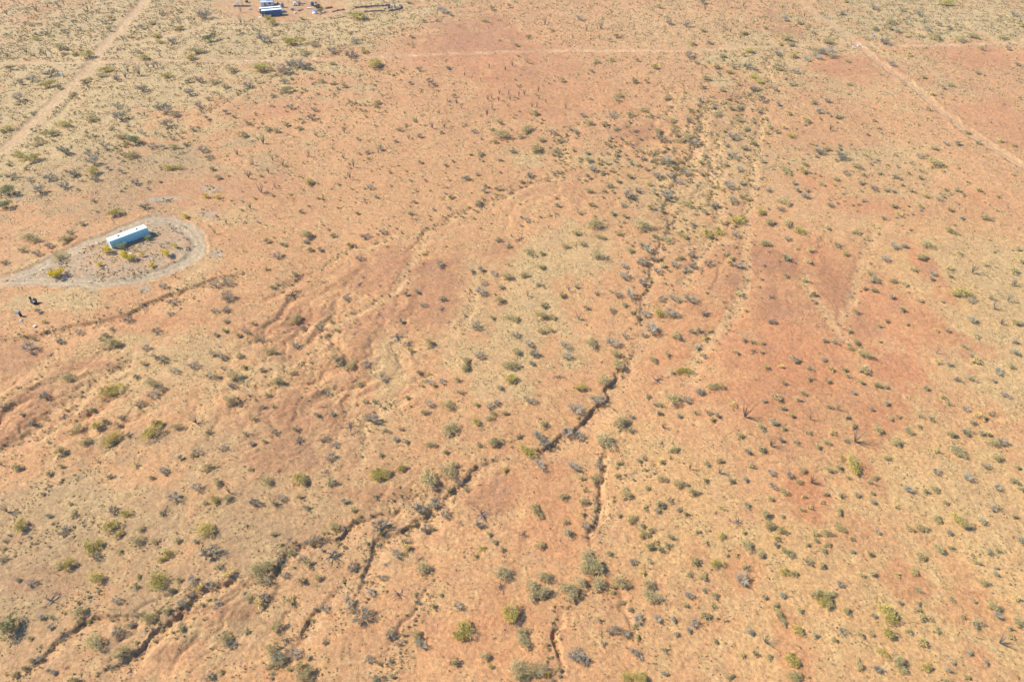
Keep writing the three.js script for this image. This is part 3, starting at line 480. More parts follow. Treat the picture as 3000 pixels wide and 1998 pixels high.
O(45, 105, 50); O(250, 80, 70); O(440, 40, 50); O(605, 75, 40); O(180, 370, 70); O(320, 395, 70); O(240, 395, 40); O(50, 395, 40); O(275, 305, 40);
O(850, 285, 45); O(960, 520, 85); O(865, 540, 60); O(880, 500, 70); O(1020, 465, 50); O(1060, 470, 60); O(1085, 465, 50); O(1105, 460, 45); O(1660, 160, 60);
O(1745, 210, 45); O(2160, 245, 50); O(2270, 275, 50); O(1660, 85, 45); O(2180, 940, 50); O(1815, 990, 65); O(1635, 1070, 50); O(1745, 1140, 65); O(1880, 1110, 55);
O(1950, 1145, 50); O(2130, 1080, 55); O(1850, 1195, 55); O(1715, 1230, 60); O(1800, 1330, 70); O(1895, 1295, 40); O(1725, 1440, 60); O(1560, 1545, 50); O(1905, 1505, 40);
O(805, 560, 50); O(1510, 660, 40); O(150, 580, 40); O(975, 255, 40); O(20, 370, 40); O(330, 55, 40); O(400, 50, 50); O(1300, 140, 30); O(1525, 100, 40);
Y(1417, 1355, 40); Y(1275, 1500, 40); Y(1500, 1360, 35);
U(2200, 270, 28); U(1385, 460, 25); U(990, 785, 30); U(1210, 445, 25); U(1465, 215, 22); U(1565, 190, 20);
F0 = T01;
Q(105, 95, 150); Q(150, 348, 70); Q(230, 425, 140); Q(55, 218, 50); Q(2165, 455, 70); Q(245, 700, 70);
M(230, 725, 60); M(1860, 410, 50); M(2040, 415, 40); M(1755, 415, 80); M(1520, 550, 60); M(1110, 920, 130); M(1060, 975, 50); M(1380, 960, 80); M(1340, 1015, 120);
M(1270, 880, 120); M(2085, 750, 70); M(2185, 900, 90); M(1710, 840, 80); M(1910, 650, 70); M(2280, 820, 80); M(2245, 670, 60); M(1990, 780, 60); M(1700, 1090, 90);
M(1490, 1040, 70); M(955, 1055, 80); M(1325, 770, 90); M(1705, 1310, 70); M(945, 1395, 80); M(2340, 960, 80); M(2330, 1110, 60); M(2080, 1545, 150); M(1750, 1530, 140);
M(1810, 1310, 50); M(1800, 1185, 60); M(1900, 1245, 50); M(990, 135, 60); M(465, 10, 60); M(1615, 915, 40); M(1460, 1190, 40); M(1070, 1300, 50); M(1690, 1055, 50);
M(1900, 680, 60);
B(695, 65, 100); B(95, 280, 80); B(60, 370, 110); B(1640, 120, 80); B(2190, 40, 60); B(2260, 150, 70); B(1725, 485, 50); B(735, 465, 60); B(535, 475, 70);
B(475, 570, 50); B(600, 550, 50); B(15, 590, 60); B(920, 900, 70); B(1670, 790, 70); B(1870, 790, 90); B(1450, 900, 80); B(2080, 1090, 70); B(2240, 1110, 110);
B(2180, 1205, 90); B(2270, 1210, 70); B(1740, 1165, 80); B(1300, 1205, 80); B(860, 1225, 80); B(1980, 1340, 130); B(2050, 1310, 80); B(2250, 1345, 130); B(2160, 1330, 60);
B(2310, 930, 60); B(2210, 955, 90); B(195, 1290, 70); B(235, 1355, 60); B(985, 1315, 60); B(1245, 1250, 60); B(1490, 1415, 60); B(1720, 1410, 60); B(1945, 1410, 70);
B(1275, 1510, 80); B(1950, 1485, 60); B(110, 1470, 40); B(2320, 1250, 80); B(755, 100, 40); B(1040, 55, 60); B(1155, 42, 40); B(660, 140, 50); B(570, 145, 50);
B(1290, 250, 50); B(1450, 205, 40); B(1900, 245, 60); B(1850, 275, 50); B(780, 660, 50); B(500, 830, 50); B(110, 955, 50); B(690, 910, 50); B(1040, 890, 50);
B(1100, 845, 60); B(400, 890, 60); B(540, 935, 60); B(370, 970, 50); B(270, 1025, 60); B(180, 1045, 60); B(540, 1115, 50); B(720, 1135, 50); B(935, 1200, 50);
B(750, 1355, 60); B(500, 1390, 50); B(480, 1465, 60); B(1180, 1040, 50); B(1240, 935, 50); B(1500, 970, 50); B(2100, 555, 60); B(2020, 560, 50); B(1820, 850, 50);
B(1840, 1000, 60); B(1700, 1220, 50); B(1980, 1215, 50); B(1850, 1280, 50); B(2120, 1270, 50); B(2130, 1430, 50); B(1200, 310, 40); B(480, 250, 40); B(640, 580, 60);
B(1640, 1465, 50); B(1870, 1470, 60); B(2300, 1160, 50);
K(730, 1295, 50); K(510, 1510, 50); K(745, 1435, 60); K(1275, 1390, 30); K(2030, 905, 60); K(1480, 1475, 40);
O(1280, 435, 60); O(1180, 455, 45); O(1405, 170, 60); O(1595, 265, 40); O(1690, 215, 45); O(1790, 200, 60); O(1020, 470, 35); O(1130, 485, 35); O(850, 525, 35);
O(605, 600, 40); O(1090, 650, 40); O(1155, 655, 40); O(1165, 690, 45); O(1225, 665, 40); O(1262, 655, 40); O(1360, 635, 45); O(1085, 695, 40); O(1010, 690, 40);
O(1035, 680, 40); O(1040, 750, 55); O(1005, 800, 55); O(795, 715, 50); O(830, 750, 40); O(1315, 740, 40); O(1350, 740, 40); O(1548, 750, 50); O(1365, 685, 35);
O(1410, 710, 35); O(625, 885, 60); O(710, 880, 45); O(465, 960, 35); O(20, 915, 50); O(60, 1235, 60); O(85, 1155, 60); O(15, 1095, 40); O(490, 305, 25);
O(675, 785, 35); O(1780, 270, 40); O(730, 695, 35); O(255, 1055, 30);
F0 = T02;
Q(465, 340, 80); Q(770, 375, 80); Q(325, 488, 70); Q(530, 555, 70); Q(490, 520, 80); Q(1830, 10, 110); Q(1130, 5, 50); Q(750, 925, 80); Q(840, 1180, 60);
Q(430, 220, 70); Q(460, 1370, 50); Q(540, 1455, 90); Q(385, 1500, 140); Q(680, 300, 50);
M(660, 465, 80); M(160, 530, 90); M(720, 250, 110); M(750, 300, 70); M(1330, 185, 80); M(1010, 270, 110); M(1440, 140, 90); M(1920, 260, 100); M(2215, 245, 80);
M(2010, 240, 90); M(1745, 250, 100); M(860, 825, 80); M(1850, 580, 60); M(715, 1165, 110); M(1060, 1230, 60); M(1210, 1140, 90); M(1750, 1110, 130); M(700, 1385, 100);
M(725, 1530, 100); M(600, 1530, 80); M(300, 1130, 60); M(30, 940, 90); M(30, 1405, 90); M(340, 740, 80); M(2095, 1500, 80); M(600, 870, 60); M(400, 825, 60);
M(1720, 645, 50); M(2040, 495, 60); M(270, 385, 50); M(65, 290, 80); M(140, 200, 70); M(1040, 385, 70); M(940, 345, 90); M(1140, 410, 60); M(1665, 525, 60);
M(900, 215, 60); M(180, 290, 50); M(1000, 1025, 60); M(440, 880, 60); M(1700, 750, 50); M(240, 780, 80); M(500, 990, 50); M(550, 1110, 50); M(1970, 910, 60);
M(650, 435, 70); M(140, 15, 50); M(1100, 90, 50); M(960, 1265, 60); M(2350, 170, 60);
B(660, 365, 80); B(1000, 355, 120); B(930, 385, 90); B(860, 400, 80); B(780, 480, 90); B(45, 375, 100); B(30, 170, 70); B(450, 450, 90); B(290, 190, 40);
B(1640, 90, 80); B(1430, 190, 60); B(1520, 65, 60); B(1330, 45, 90); B(1690, 195, 80); B(1840, 190, 60); B(1770, 165, 60); B(1400, 280, 110); B(2290, 90, 90);
B(2330, 150, 60); B(530, 660, 50); B(390, 740, 60); B(530, 765, 60); B(560, 690, 70); B(210, 740, 60); B(270, 620, 50); B(350, 940, 100); B(420, 1015, 60);
B(340, 1070, 90); B(395, 1160, 80); B(30, 1195, 80); B(210, 1180, 70); B(320, 1270, 110); B(350, 1380, 100); B(225, 1415, 90); B(160, 1465, 60); B(290, 1540, 50);
B(45, 830, 60); B(120, 900, 60); B(80, 985, 90); B(1450, 440, 70); B(660, 715, 60); B(750, 575, 60); B(1060, 805, 50); B(850, 1135, 60); B(950, 1040, 100);
B(1100, 1070, 120); B(1130, 1190, 80); B(680, 1440, 70); B(1470, 1215, 60); B(1640, 1075, 70); B(1740, 1020, 50); B(850, 1350, 80); B(1640, 1220, 60); B(570, 185, 60);
B(710, 130, 60); B(800, 155, 60); B(1480, 215, 50); B(1560, 155, 70); B(1090, 800, 40); B(1320, 830, 40); B(420, 375, 60); B(360, 465, 60); B(500, 470, 60);
B(100, 430, 50); B(230, 460, 60); B(150, 600, 60); B(490, 610, 80); B(640, 610, 70); B(1150, 580, 40); B(1000, 690, 70); B(910, 705, 60); B(940, 770, 50);
B(740, 780, 60); B(650, 905, 60); B(580, 915, 50); B(300, 1000, 60); B(130, 1120, 50); B(150, 1070, 60); B(120, 690, 60); B(60, 760, 60); B(700, 880, 40);
B(1340, 1100, 40); B(270, 1300, 50); B(410, 1260, 50); B(500, 1290, 70); B(600, 1310, 60); B(770, 1260, 60); B(790, 1310, 50); B(860, 1310, 60); B(1320, 1290, 80);
B(1400, 1310, 50); B(1230, 1260, 60); B(1770, 1370, 60); B(1680, 1350, 50); B(1570, 1310, 50); B(1460, 1420, 50); B(1640, 1420, 60); B(1500, 1480, 50); B(1390, 1500, 60);
B(1840, 1440, 60); B(1930, 1500, 60); B(1250, 1380, 40); B(1900, 1310, 60); B(2050, 1310, 50); B(1000, 1570, 60); B(1020, 1410, 70); B(1560, 375, 50); B(1800, 605, 40);
B(2320, 440, 60); B(2250, 330, 60); B(2070, 330, 60); B(1900, 990, 50); B(2040, 980, 60); B(2200, 970, 50); B(2290, 1000, 40); B(1820, 980, 70);
O(155, 70, 50); O(420, 45, 40); O(690, 60, 35); O(760, 60, 40); O(840, 115, 45); O(400, 265, 50); O(330, 225, 35); O(1295, 110, 30); O(1020, 900, 50);
O(1140, 85, 30);
K(575, 1075, 35); K(660, 1085, 30); K(1880, 690, 30);
F0 = T10;
Q(765, 1115, 180); Q(1035, 1385, 180); Q(765, 1450, 150); Q(660, 1370, 90);
M(2110, 40, 120); M(445, 65, 120); M(400, 190, 120); M(185, 60, 90); M(235, 85, 80); M(515, 1390, 120); M(410, 1540, 100); M(1910, 1060, 110); M(1610, 1015, 120);
M(2310, 900, 100); M(2030, 630, 120); M(450, 1025, 110); M(1030, 1065, 100); M(1215, 1375, 80); M(585, 1475, 100); M(1865, 855, 90); M(1550, 645, 60); M(1580, 1190, 110);
M(745, 795, 130); M(720, 1345, 50); M(805, 800, 80); M(2345, 935, 50); M(1835, 95, 50); M(1760, 770, 60);
B(1480, 390, 100); B(1570, 375, 110); B(1560, 470, 130); B(1190, 510, 100); B(1170, 590, 70); B(195, 825, 140); B(410, 785, 80); B(295, 1155, 100); B(1005, 830, 70);
B(1110, 905, 100); B(1045, 1150, 110); B(1110, 1110, 80); B(1195, 985, 90); B(1330, 945, 100); B(1520, 890, 80); B(1540, 970, 70); B(1440, 1020, 90); B(1490, 1025, 60);
B(1600, 1090, 80); B(1800, 775, 80); B(1070, 710, 80); B(2040, 815, 90); B(1640, 745, 60); B(1690, 715, 70); B(1800, 985, 60); B(2020, 1000, 60); B(2205, 695, 80);
B(2330, 710, 60); B(2260, 1150, 90); B(1885, 1235, 60); B(1125, 405, 70); B(1910, 190, 90); B(330, 125, 70); B(245, 175, 90); B(25, 240, 70); B(770, 700, 60);
B(1430, 1410, 60); B(1355, 1545, 80); B(1530, 1520, 80); B(1730, 1490, 60); B(2060, 1470, 80); B(2310, 1500, 70); B(2240, 1460, 80); B(1820, 1475, 60); B(1895, 1410, 70);
B(15, 1230, 70); B(205, 1345, 50); B(830, 1310, 60); B(805, 1360, 60); B(1475, 570, 80); B(2030, 325, 50); B(880, 635, 90); B(1950, 115, 60); B(1485, 740, 60);
B(1680, 960, 60); B(880, 1430, 60); B(725, 745, 70); B(690, 770, 60); B(1460, 870, 50); B(930, 1025, 60); B(640, 1270, 60); B(1060, 890, 50); B(1540, 710, 60);
B(1740, 665, 60); B(1650, 890, 50); B(2090, 695, 60); B(1550, 565, 80); B(1880, 410, 60); B(2100, 100, 50); B(2290, 55, 60); B(2140, 155, 50); B(2200, 150, 60);
B(1830, 285, 40); B(540, 720, 90); B(230, 770, 60); B(300, 650, 40); B(255, 580, 50); B(960, 1215, 80); B(980, 940, 50); B(140, 1290, 40); B(1810, 1240, 60);
B(1750, 1320, 60); B(1690, 1420, 60); B(1840, 1160, 60); B(2180, 1290, 60); B(2040, 1390, 50); B(2290, 1290, 50); B(155, 155, 50); B(480, 35, 60);
K(345, 880, 60); K(265, 1370, 60); K(250, 1470, 50); K(1910, 620, 50); K(2225, 380, 50); K(2120, 375, 40); K(2010, 460, 100); K(2230, 1240, 50); K(355, 1225, 40);
K(740, 945, 40); K(430, 1305, 50); K(80, 1205, 40);
O(1350, 1350, 70); O(1110, 140, 40); O(1480, 45, 60); O(1210, 350, 40); O(360, 310, 40);
Y(735, 158, 65); Y(868, 203, 85); Y(1142, 180, 60); Y(1045, 267, 40); Y(405, 315, 80); Y(355, 325, 60); Y(685, 255, 40); Y(978, 193, 30); Y(1205, 130, 40);
C(830, 135, 65); C(1010, 72, 45);
F0 = T11;
Q(2195, 590, 90); Q(2335, 985, 70); Q(1650, 1105, 90); Q(1170, 1040, 110); Q(935, 1340, 80); Q(1280, 1540, 130);
M(60, 940, 120); M(860, 925, 90); M(850, 965, 80); M(1890, 870, 90); M(1910, 940, 120); M(1810, 1050, 120); M(1300, 165, 110); M(1785, 60, 90); M(1380, 175, 60);
M(1140, 335, 90); M(1380, 270, 80); M(1260, 325, 70); M(1090, 500, 80); M(1170, 620, 100); M(1385, 605, 90); M(1440, 615, 80); M(1520, 465, 70); M(1720, 790, 110);
M(1380, 715, 70); M(2310, 740, 100); M(1205, 855, 80); M(735, 1220, 100); M(2150, 910, 80); M(610, 1490, 80); M(1620, 35, 80); M(2340, 45, 70); M(440, 1480, 50);
M(600, 795, 90); M(120, 1075, 70); M(1160, 945, 120); M(570, 1270, 70); M(1990, 155, 70); M(1390, 1355, 80); M(470, 840, 60); M(1040, 1280, 60); M(930, 1220, 60);
M(1020, 1310, 70); M(1440, 705, 60); M(1130, 1280, 60); M(1100, 410, 60); M(370, 1460, 50); M(1545, 130, 60); M(1350, 590, 50); M(2290, 1530, 80); M(1910, 40, 50);
M(1660, 110, 60);
W(1770, 185, 110); W(1820, 1460, 160); W(745, 1380, 140); W(1050, 1475, 110); W(1930, 1340, 120); W(2290, 1180, 130); W(2250, 80, 100);
B(280, 25, 80); B(160, 60, 80); B(50, 120, 60); B(120, 210, 80); B(680, 255, 80); B(30, 485, 80); B(565, 530, 80); B(960, 440, 100); B(985, 385, 70);
B(930, 680, 100); B(1205, 740, 90); B(1870, 785, 140); B(1955, 745, 70); B(2140, 700, 130); B(2090, 740, 70); B(2100, 590, 110); B(2270, 590, 110); B(2310, 600, 80);
B(1540, 810, 110); B(1290, 800, 80); B(950, 880, 100); B(1770, 1180, 140); B(1615, 1245, 150); B(1305, 1195, 90); B(1560, 1405, 120); B(1360, 1440, 120); B(1400, 1490, 110);
B(1640, 1440, 110); B(220, 1325, 130); B(610, 1070, 90); B(695, 1060, 80); B(290, 1035, 100); B(2080, 235, 110); B(2160, 220, 80); B(1950, 265, 70); B(1950, 335, 100);
B(2110, 145, 100); B(2180, 300, 90); B(2300, 250, 90); B(1910, 465, 80); B(1990, 460, 110); B(2210, 490, 70); B(1955, 535, 60); B(2290, 480, 90); B(1870, 570, 70);
B(405, 1390, 60); B(950, 1495, 60); B(1085, 1105, 50); B(1330, 870, 100); B(610, 1220, 80); B(2000, 1305, 60); B(515, 440, 60); B(445, 460, 60); B(1050, 315, 70);
B(900, 300, 60); B(1150, 130, 60); B(1080, 85, 60); B(410, 645, 60); B(2080, 380, 80); B(1040, 620, 60); B(1690, 555, 60); B(2340, 210, 60); B(2330, 500, 50);
B(1560, 890, 80); B(1360, 390, 60); B(170, 940, 80); B(1020, 1235, 70); B(1070, 1210, 70); B(820, 1135, 60); B(800, 1050, 60); B(310, 1400, 60); B(160, 1195, 60);
B(450, 1170, 60); B(640, 1090, 40); B(1310, 940, 50); B(2210, 1225, 60); B(2110, 1165, 60); B(2170, 1220, 60); B(2190, 1285, 50); B(720, 1550, 60); B(960, 290, 50);
B(2010, 590, 60); B(2040, 620, 60); B(1760, 450, 60); B(1620, 410, 40); B(2170, 60, 60); B(2080, 120, 60); B(1990, 1400, 50); B(570, 180, 40); B(700, 490, 60);
B(1390, 545, 50); B(230, 1200, 60); B(2250, 880, 50); B(2330, 1300, 60); B(530, 1000, 60); B(1220, 1440, 60); B(2280, 1000, 40);
K(1225, 85, 60); K(380, 750, 110); K(460, 805, 70); K(690, 495, 60); K(690, 565, 60); K(1500, 1035, 70); K(2180, 1050, 90); K(55, 1370, 90); K(780, 690, 30);
K(2210, 1490, 50); K(150, 345, 40); K(125, 390, 50); K(260, 605, 50); K(265, 405, 30); K(1360, 1160, 30); K(70, 1430, 40); K(740, 655, 40);
O(1640, 635, 65); O(1570, 440, 50); O(1285, 475, 50); O(2220, 1385, 50); O(1430, 10, 25);
U(1225, 625, 35); U(1720, 320, 25); U(1370, 345, 25); U(1155, 260, 30); U(1855, 440, 30);
F0 = T12;
Q(175, 30, 110); Q(250, 25, 90); Q(810, 15, 100); Q(30, 985, 90); Q(1930, 440, 110); Q(15, 60, 60);
M(1255, 870, 110); M(225, 1085, 110); M(1690, 110, 110); M(1475, 1490, 80); M(990, 1480, 60); M(2310, 655, 90); M(340, 210, 60); M(2340, 230, 60); M(2310, 150, 50);
M(1570, 1415, 60); M(1860, 1425, 70); M(1640, 1295, 60); M(1860, 15, 100); M(1200, 30, 70); M(1890, 460, 70); M(1990, 460, 70); M(1160, 830, 60); M(1200, 800, 50);
M(1340, 1085, 80); M(700, 1070, 60); M(1640, 205, 80); M(1670, 200, 60); M(2150, 1480, 90); M(910, 460, 50); M(870, 240, 50); M(430, 570, 50); M(1455, 365, 60);
M(1530, 385, 60); M(2080, 250, 50); M(1640, 505, 50); M(1350, 1390, 90); M(1395, 1095, 50); M(1840, 280, 50);
W(570, 105, 90); W(1890, 1530, 100); W(1910, 1560, 80);
B(725, 75, 70); B(720, 215, 70); B(60, 185, 80); B(70, 265, 90); B(30, 285, 80); B(370, 45, 90); B(50, 490, 120); B(180, 250, 90); B(390, 260, 80);
B(400, 460, 70); B(150, 590, 80); B(30, 1190, 80); B(370, 865, 60); B(490, 790, 60); B(1030, 980, 60); B(620, 650, 80); B(1400, 215, 80); B(1730, 310, 80);
B(1910, 175, 60); B(2290, 300, 70); B(2000, 640, 70); B(1430, 1320, 50); B(2210, 1480, 100); B(1960, 1250, 80); B(2060, 1310, 70); B(2130, 480, 60); B(2000, 500, 90);
B(2180, 990, 90); B(1955, 825, 60); B(1750, 710, 40); B(1830, 715, 40); B(770, 915, 70); B(300, 180, 50); B(100, 830, 60); B(1460, 120, 90); B(2290, 860, 70);
B(2020, 920, 70); B(1070, 125, 50); B(880, 155, 50); B(790, 145, 30); B(1120, 185, 50); B(1530, 130, 50); B(1600, 290, 50); B(1850, 340, 40); B(1320, 360, 70);
B(710, 330, 60); B(850, 365, 50); B(1260, 420, 50); B(1320, 435, 50); B(1440, 480, 50); B(1520, 570, 50); B(1200, 580, 60); B(1290, 315, 60); B(1720, 355, 40);
B(1790, 510, 40); B(1150, 720, 50); B(980, 780, 60); B(1050, 790, 50); B(1360, 785, 40); B(1410, 650, 40); B(1540, 665, 40); B(1360, 680, 40); B(2030, 750, 50);
B(2290, 790, 50); B(1840, 945, 50); B(1990, 885, 50); B(1760, 925, 50); B(2270, 960, 50); B(2000, 1045, 60); B(1900, 1050, 50); B(2240, 1160, 80); B(2150, 1060, 40);
B(1800, 1170, 60); B(1840, 1210, 60); B(1680, 1110, 50); B(2010, 1350, 50); B(1720, 1320, 50); B(1490, 1305, 40); B(1410, 1215, 60); B(1300, 1250, 60); B(1140, 1310, 60);
B(1010, 1235, 60); B(690, 1250, 60); B(760, 1300, 60); B(630, 1345, 70); B(540, 1380, 50); B(210, 1325, 60); B(240, 1300, 50); B(90, 1275, 60); B(180, 1280, 50);
B(400, 1440, 60); B(700, 1390, 40); B(870, 1410, 60); B(1180, 1370, 60); B(1030, 1415, 50); B(1560, 1390, 60); B(1500, 1480, 60); B(1630, 1370, 40); B(2120, 1280, 50);
B(1860, 1430, 50); B(1950, 1410, 70); B(2060, 1420, 50); B(2120, 1430, 60); B(1750, 1540, 50); B(1130, 1470, 60); B(780, 1480, 60); B(680, 1470, 50); B(550, 1540, 70);
B(450, 1550, 50); B(930, 1510, 60); B(650, 1180, 70); B(800, 1190, 50); B(580, 960, 50); B(680, 960, 40); B(880, 970, 60); B(970, 910, 50); B(1250, 990, 70);
B(1120, 985, 60); B(1140, 1020, 60); B(880, 1040, 60); B(1000, 1060, 50); B(830, 1140, 60); B(1240, 1070, 60); B(1180, 1140, 60); B(560, 1200, 40); B(120, 1135, 70);
B(350, 1220, 50); B(550, 800, 40); B(540, 860, 40); B(430, 780, 40); B(140, 880, 40); B(110, 710, 60); B(70, 720, 50); B(150, 760, 50); B(190, 710, 40);
K(565, 265, 40); K(615, 485, 60); K(490, 855, 60); K(540, 415, 50); K(290, 515, 40); K(320, 710, 40); K(370, 860, 50);
O(2000, 315, 70); O(2275, 405, 60); O(2245, 510, 70); O(2150, 565, 60); O(1755, 870, 40); O(2200, 670, 50); O(880, 1325, 50); O(430, 1310, 80); O(610, 1510, 60);
O(1190, 1480, 90); O(1070, 1260, 40); O(2290, 400, 40);
U(235, 780, 25);
F0 = T20;
Q(1415, 510, 150); Q(1085, 850, 130); Q(1075, 900, 120); Q(760, 490, 110); Q(815, 550, 70); Q(660, 845, 120); Q(855, 405, 90); Q(130, 490, 130); Q(610, 640, 130);
Q(680, 610, 80); Q(1470, 310, 90); Q(460, 755, 120); Q(2060, 160, 120); Q(1150, 680, 80); Q(1110, 720, 70); Q(950, 840, 50);
M(2090, 180, 90); M(540, 1090, 110); M(1430, 85, 90); M(1490, 190, 90); M(1560, 300, 80); M(1830, 180, 90); M(500, 405, 70); M(640, 1290, 160); M(845, 1355, 120);
M(1010, 1120, 110); M(2295, 490, 90); M(970, 510, 70); M(1910, 1180, 110); M(2190, 850, 70); M(1220, 590, 60); M(1240, 1195, 70); M(1700, 1220, 50); M(930, 590, 110);
M(2060, 1470, 120); M(2120, 1500, 120); M(2080, 1540, 100); M(1870, 1350, 130); M(545, 1155, 60); M(1550, 1270, 110); M(410, 770, 60); M(90, 1520, 70); M(210, 1425, 60);
M(1040, 1130, 90); M(1710, 990, 70); M(200, 1265, 40);
W(1760, 790, 130); W(1840, 760, 120); W(1800, 850, 120); W(1900, 1430, 130);
E(60, 1180, 170);
B(1355, 225, 100); B(775, 380, 100); B(410, 75, 60); B(1200, 290, 110); B(1320, 865, 90); B(1245, 1025, 90); B(1310, 970, 80); B(1430, 890, 90); B(1370, 930, 70);
B(1810, 980, 110); B(1790, 1030, 70); B(800, 1220, 110); B(2240, 1060, 90); B(2150, 590, 120); B(2010, 680, 70); B(1950, 745, 100); B(1960, 830, 80); B(800, 1000, 100);
B(205, 885, 90); B(660, 705, 80); B(440, 525, 80); B(330, 420, 60); B(1120, 110, 90); B(15, 720, 80); B(1150, 1080, 70); B(1880, 550, 60); B(2280, 185, 70);
B(1920, 1400, 110); B(2030, 1370, 110); B(2330, 610, 50); B(1510, 770, 50); B(2280, 15, 90); B(1040, 155, 60); B(500, 1555, 70); B(120, 90, 70); B(480, 335, 40);
B(1590, 1310, 110); B(1440, 670, 160); B(1750, 325, 110); B(330, 130, 60); B(750, 150, 60); B(930, 75, 50); B(1725, 100, 60); B(1240, 20, 60); B(1330, 0, 60);
B(2120, 755, 70); B(2080, 715, 80); B(1340, 600, 50); B(1060, 600, 50); B(1110, 400, 60); B(340, 1190, 60); B(280, 1125, 50); B(350, 1120, 60); B(820, 665, 50);
B(110, 865, 60); B(930, 915, 50); B(1570, 830, 70); B(1230, 860, 60); B(1180, 935, 50); B(1290, 1040, 60); B(1160, 1075, 60); B(1080, 1090, 60); B(970, 1100, 50);
B(1520, 1495, 60); B(1440, 1540, 70); B(1500, 1040, 90); B(2000, 1010, 70); B(2070, 880, 70); B(2300, 690, 80); B(1410, 330, 60); B(1940, 300, 80); B(2060, 290, 60);
B(1900, 340, 60); B(2110, 370, 50); B(160, 1470, 60); B(360, 1500, 60); B(250, 1410, 80); B(430, 1260, 80); B(2230, 1290, 60); B(1990, 1480, 60); B(2120, 1400, 50);
B(890, 1180, 60); B(910, 1170, 60);
K(345, 1005, 120); K(895, 1490, 70); K(1990, 585, 50); K(1920, 115, 50); K(2240, 120, 50); K(2290, 700, 140); K(1130, 390, 70); K(820, 1275, 60); K(1975, 1280, 70);
K(1510, 780, 50); K(510, 1560, 50); K(450, 1470, 40); K(1700, 495, 40);
O(1580, 265, 50); O(1890, 345, 50); O(45, 395, 60); O(5, 75, 50);
F0 = T21;
Q(260, 135, 140); Q(230, 110, 70); Q(850, 1190, 150); Q(830, 1240, 110); Q(1165, 1095, 180); Q(1960, 1540, 90); Q(2050, 1535, 130); Q(1130, 105, 60); Q(970, 640, 60);
Q(410, 95, 70); Q(600, 170, 90); Q(1030, 1460, 50); Q(790, 1250, 80);
M(320, 120, 80); M(1340, 380, 120); M(1525, 290, 90); M(1670, 320, 80); M(1960, 260, 110); M(2210, 160, 80); M(2320, 200, 90); M(2000, 440, 90); M(520, 1255, 110);
M(990, 1390, 90); M(1920, 880, 110); M(630, 1045, 60); M(2090, 540, 90); M(2270, 565, 70); M(1760, 165, 90); M(2040, 1260, 60); M(2110, 230, 60); M(1945, 1015, 60);
M(1380, 625, 90); M(1900, 145, 60); M(435, 90, 60); M(860, 240, 50); M(1980, 900, 60); M(2190, 340, 90);
W(740, 95, 150); W(600, 165, 170); W(1700, 720, 150); W(1760, 770, 140); W(1690, 780, 120); W(1770, 890, 120); W(1660, 880, 90); W(1400, 840, 110); W(1320, 900, 110);
W(1390, 950, 120); W(1320, 960, 110); W(1570, 920, 130); W(1590, 970, 110); W(2120, 900, 110); W(2140, 980, 130); W(1240, 1230, 100); W(1250, 1290, 100); W(1220, 1470, 150);
W(1340, 1490, 140); W(1240, 1530, 110); W(560, 780, 110); W(1110, 810, 140);
B(140, 1110, 170); B(540, 370, 130); B(720, 410, 110); B(270, 490, 150); B(380, 680, 110); B(70, 770, 100); B(285, 845, 80); B(205, 950, 80); B(50, 1020, 110);
B(330, 1240, 110); B(550, 1310, 90); B(190, 1410, 90); B(240, 1540, 70); B(800, 1040, 90); B(1685, 490, 100); B(1570, 550, 70); B(1550, 465, 50); B(1640, 1370, 130);
B(1600, 1390, 110); B(1680, 1420, 100); B(1870, 1210, 110); B(1960, 1230, 90); B(2020, 1360, 80); B(2060, 1390, 80); B(2045, 1135, 100); B(2180, 1130, 80); B(2010, 735, 80);
B(1780, 70, 90); B(570, 520, 70); B(950, 480, 90); B(620, 510, 50); B(1600, 80, 100); B(810, 190, 80); B(1870, 910, 60); B(1870, 950, 50); B(2130, 740, 40);
B(1495, 1480, 50); B(2205, 655, 50); B(780, 1440, 70); B(2230, 1510, 60); B(650, 325, 90); B(630, 350, 70); B(1370, 70, 110); B(2220, 360, 60); B(2070, 490, 60);
B(2130, 520, 50); B(2060, 560, 50); B(2160, 605, 50); B(2250, 630, 50); B(2130, 635, 70); B(2270, 310, 60); B(2180, 390, 50); B(1910, 420, 40); B(2100, 370, 60);
B(1660, 410, 50); B(920, 700, 50); B(1050, 605, 50); B(1020, 550, 50); B(20, 320, 50); B(80, 385, 50); B(20, 640, 40); B(1110, 655, 40); B(350, 1530, 60);
B(410, 1290, 80); B(420, 1240, 60); B(450, 640, 70); B(740, 240, 60); B(430, 600, 50); B(2080, 820, 40); B(2230, 1350, 60); B(2310, 1240, 60); B(2290, 1140, 60);
B(1990, 1070, 40); B(1800, 1300, 60); B(1850, 680, 50); B(2020, 1190, 50); B(1780, 1150, 40); B(270, 0, 60); B(2200, 50, 50); B(2050, 40, 60); B(2080, 20, 60);
B(1910, 60, 60); B(230, 290, 60); B(1680, 240, 50); B(1660, 160, 60); B(1730, 160, 60); B(2330, 380, 60);
K(815, 470, 50); K(1255, 550, 70); K(970, 415, 110); K(1095, 915, 80); K(395, 965, 90); K(490, 660, 40); K(540, 720, 60); K(570, 1270, 70); K(750, 1430, 40);
K(300, 760, 50);
Y(1425, 1518, 32);
F0 = T22;
Q(1180, 60, 130); Q(1190, 100, 90); Q(1100, 20, 50); Q(1900, 450, 110); Q(970, 1010, 110); Q(740, 1400, 110); Q(780, 1430, 90); Q(800, 1205, 90); Q(1420, 1080, 140);
Q(1440, 1130, 110); Q(230, 750, 90); Q(1690, 1465, 90); Q(270, 560, 70); Q(1420, 1235, 110); Q(1390, 1370, 80); Q(700, 800, 80);
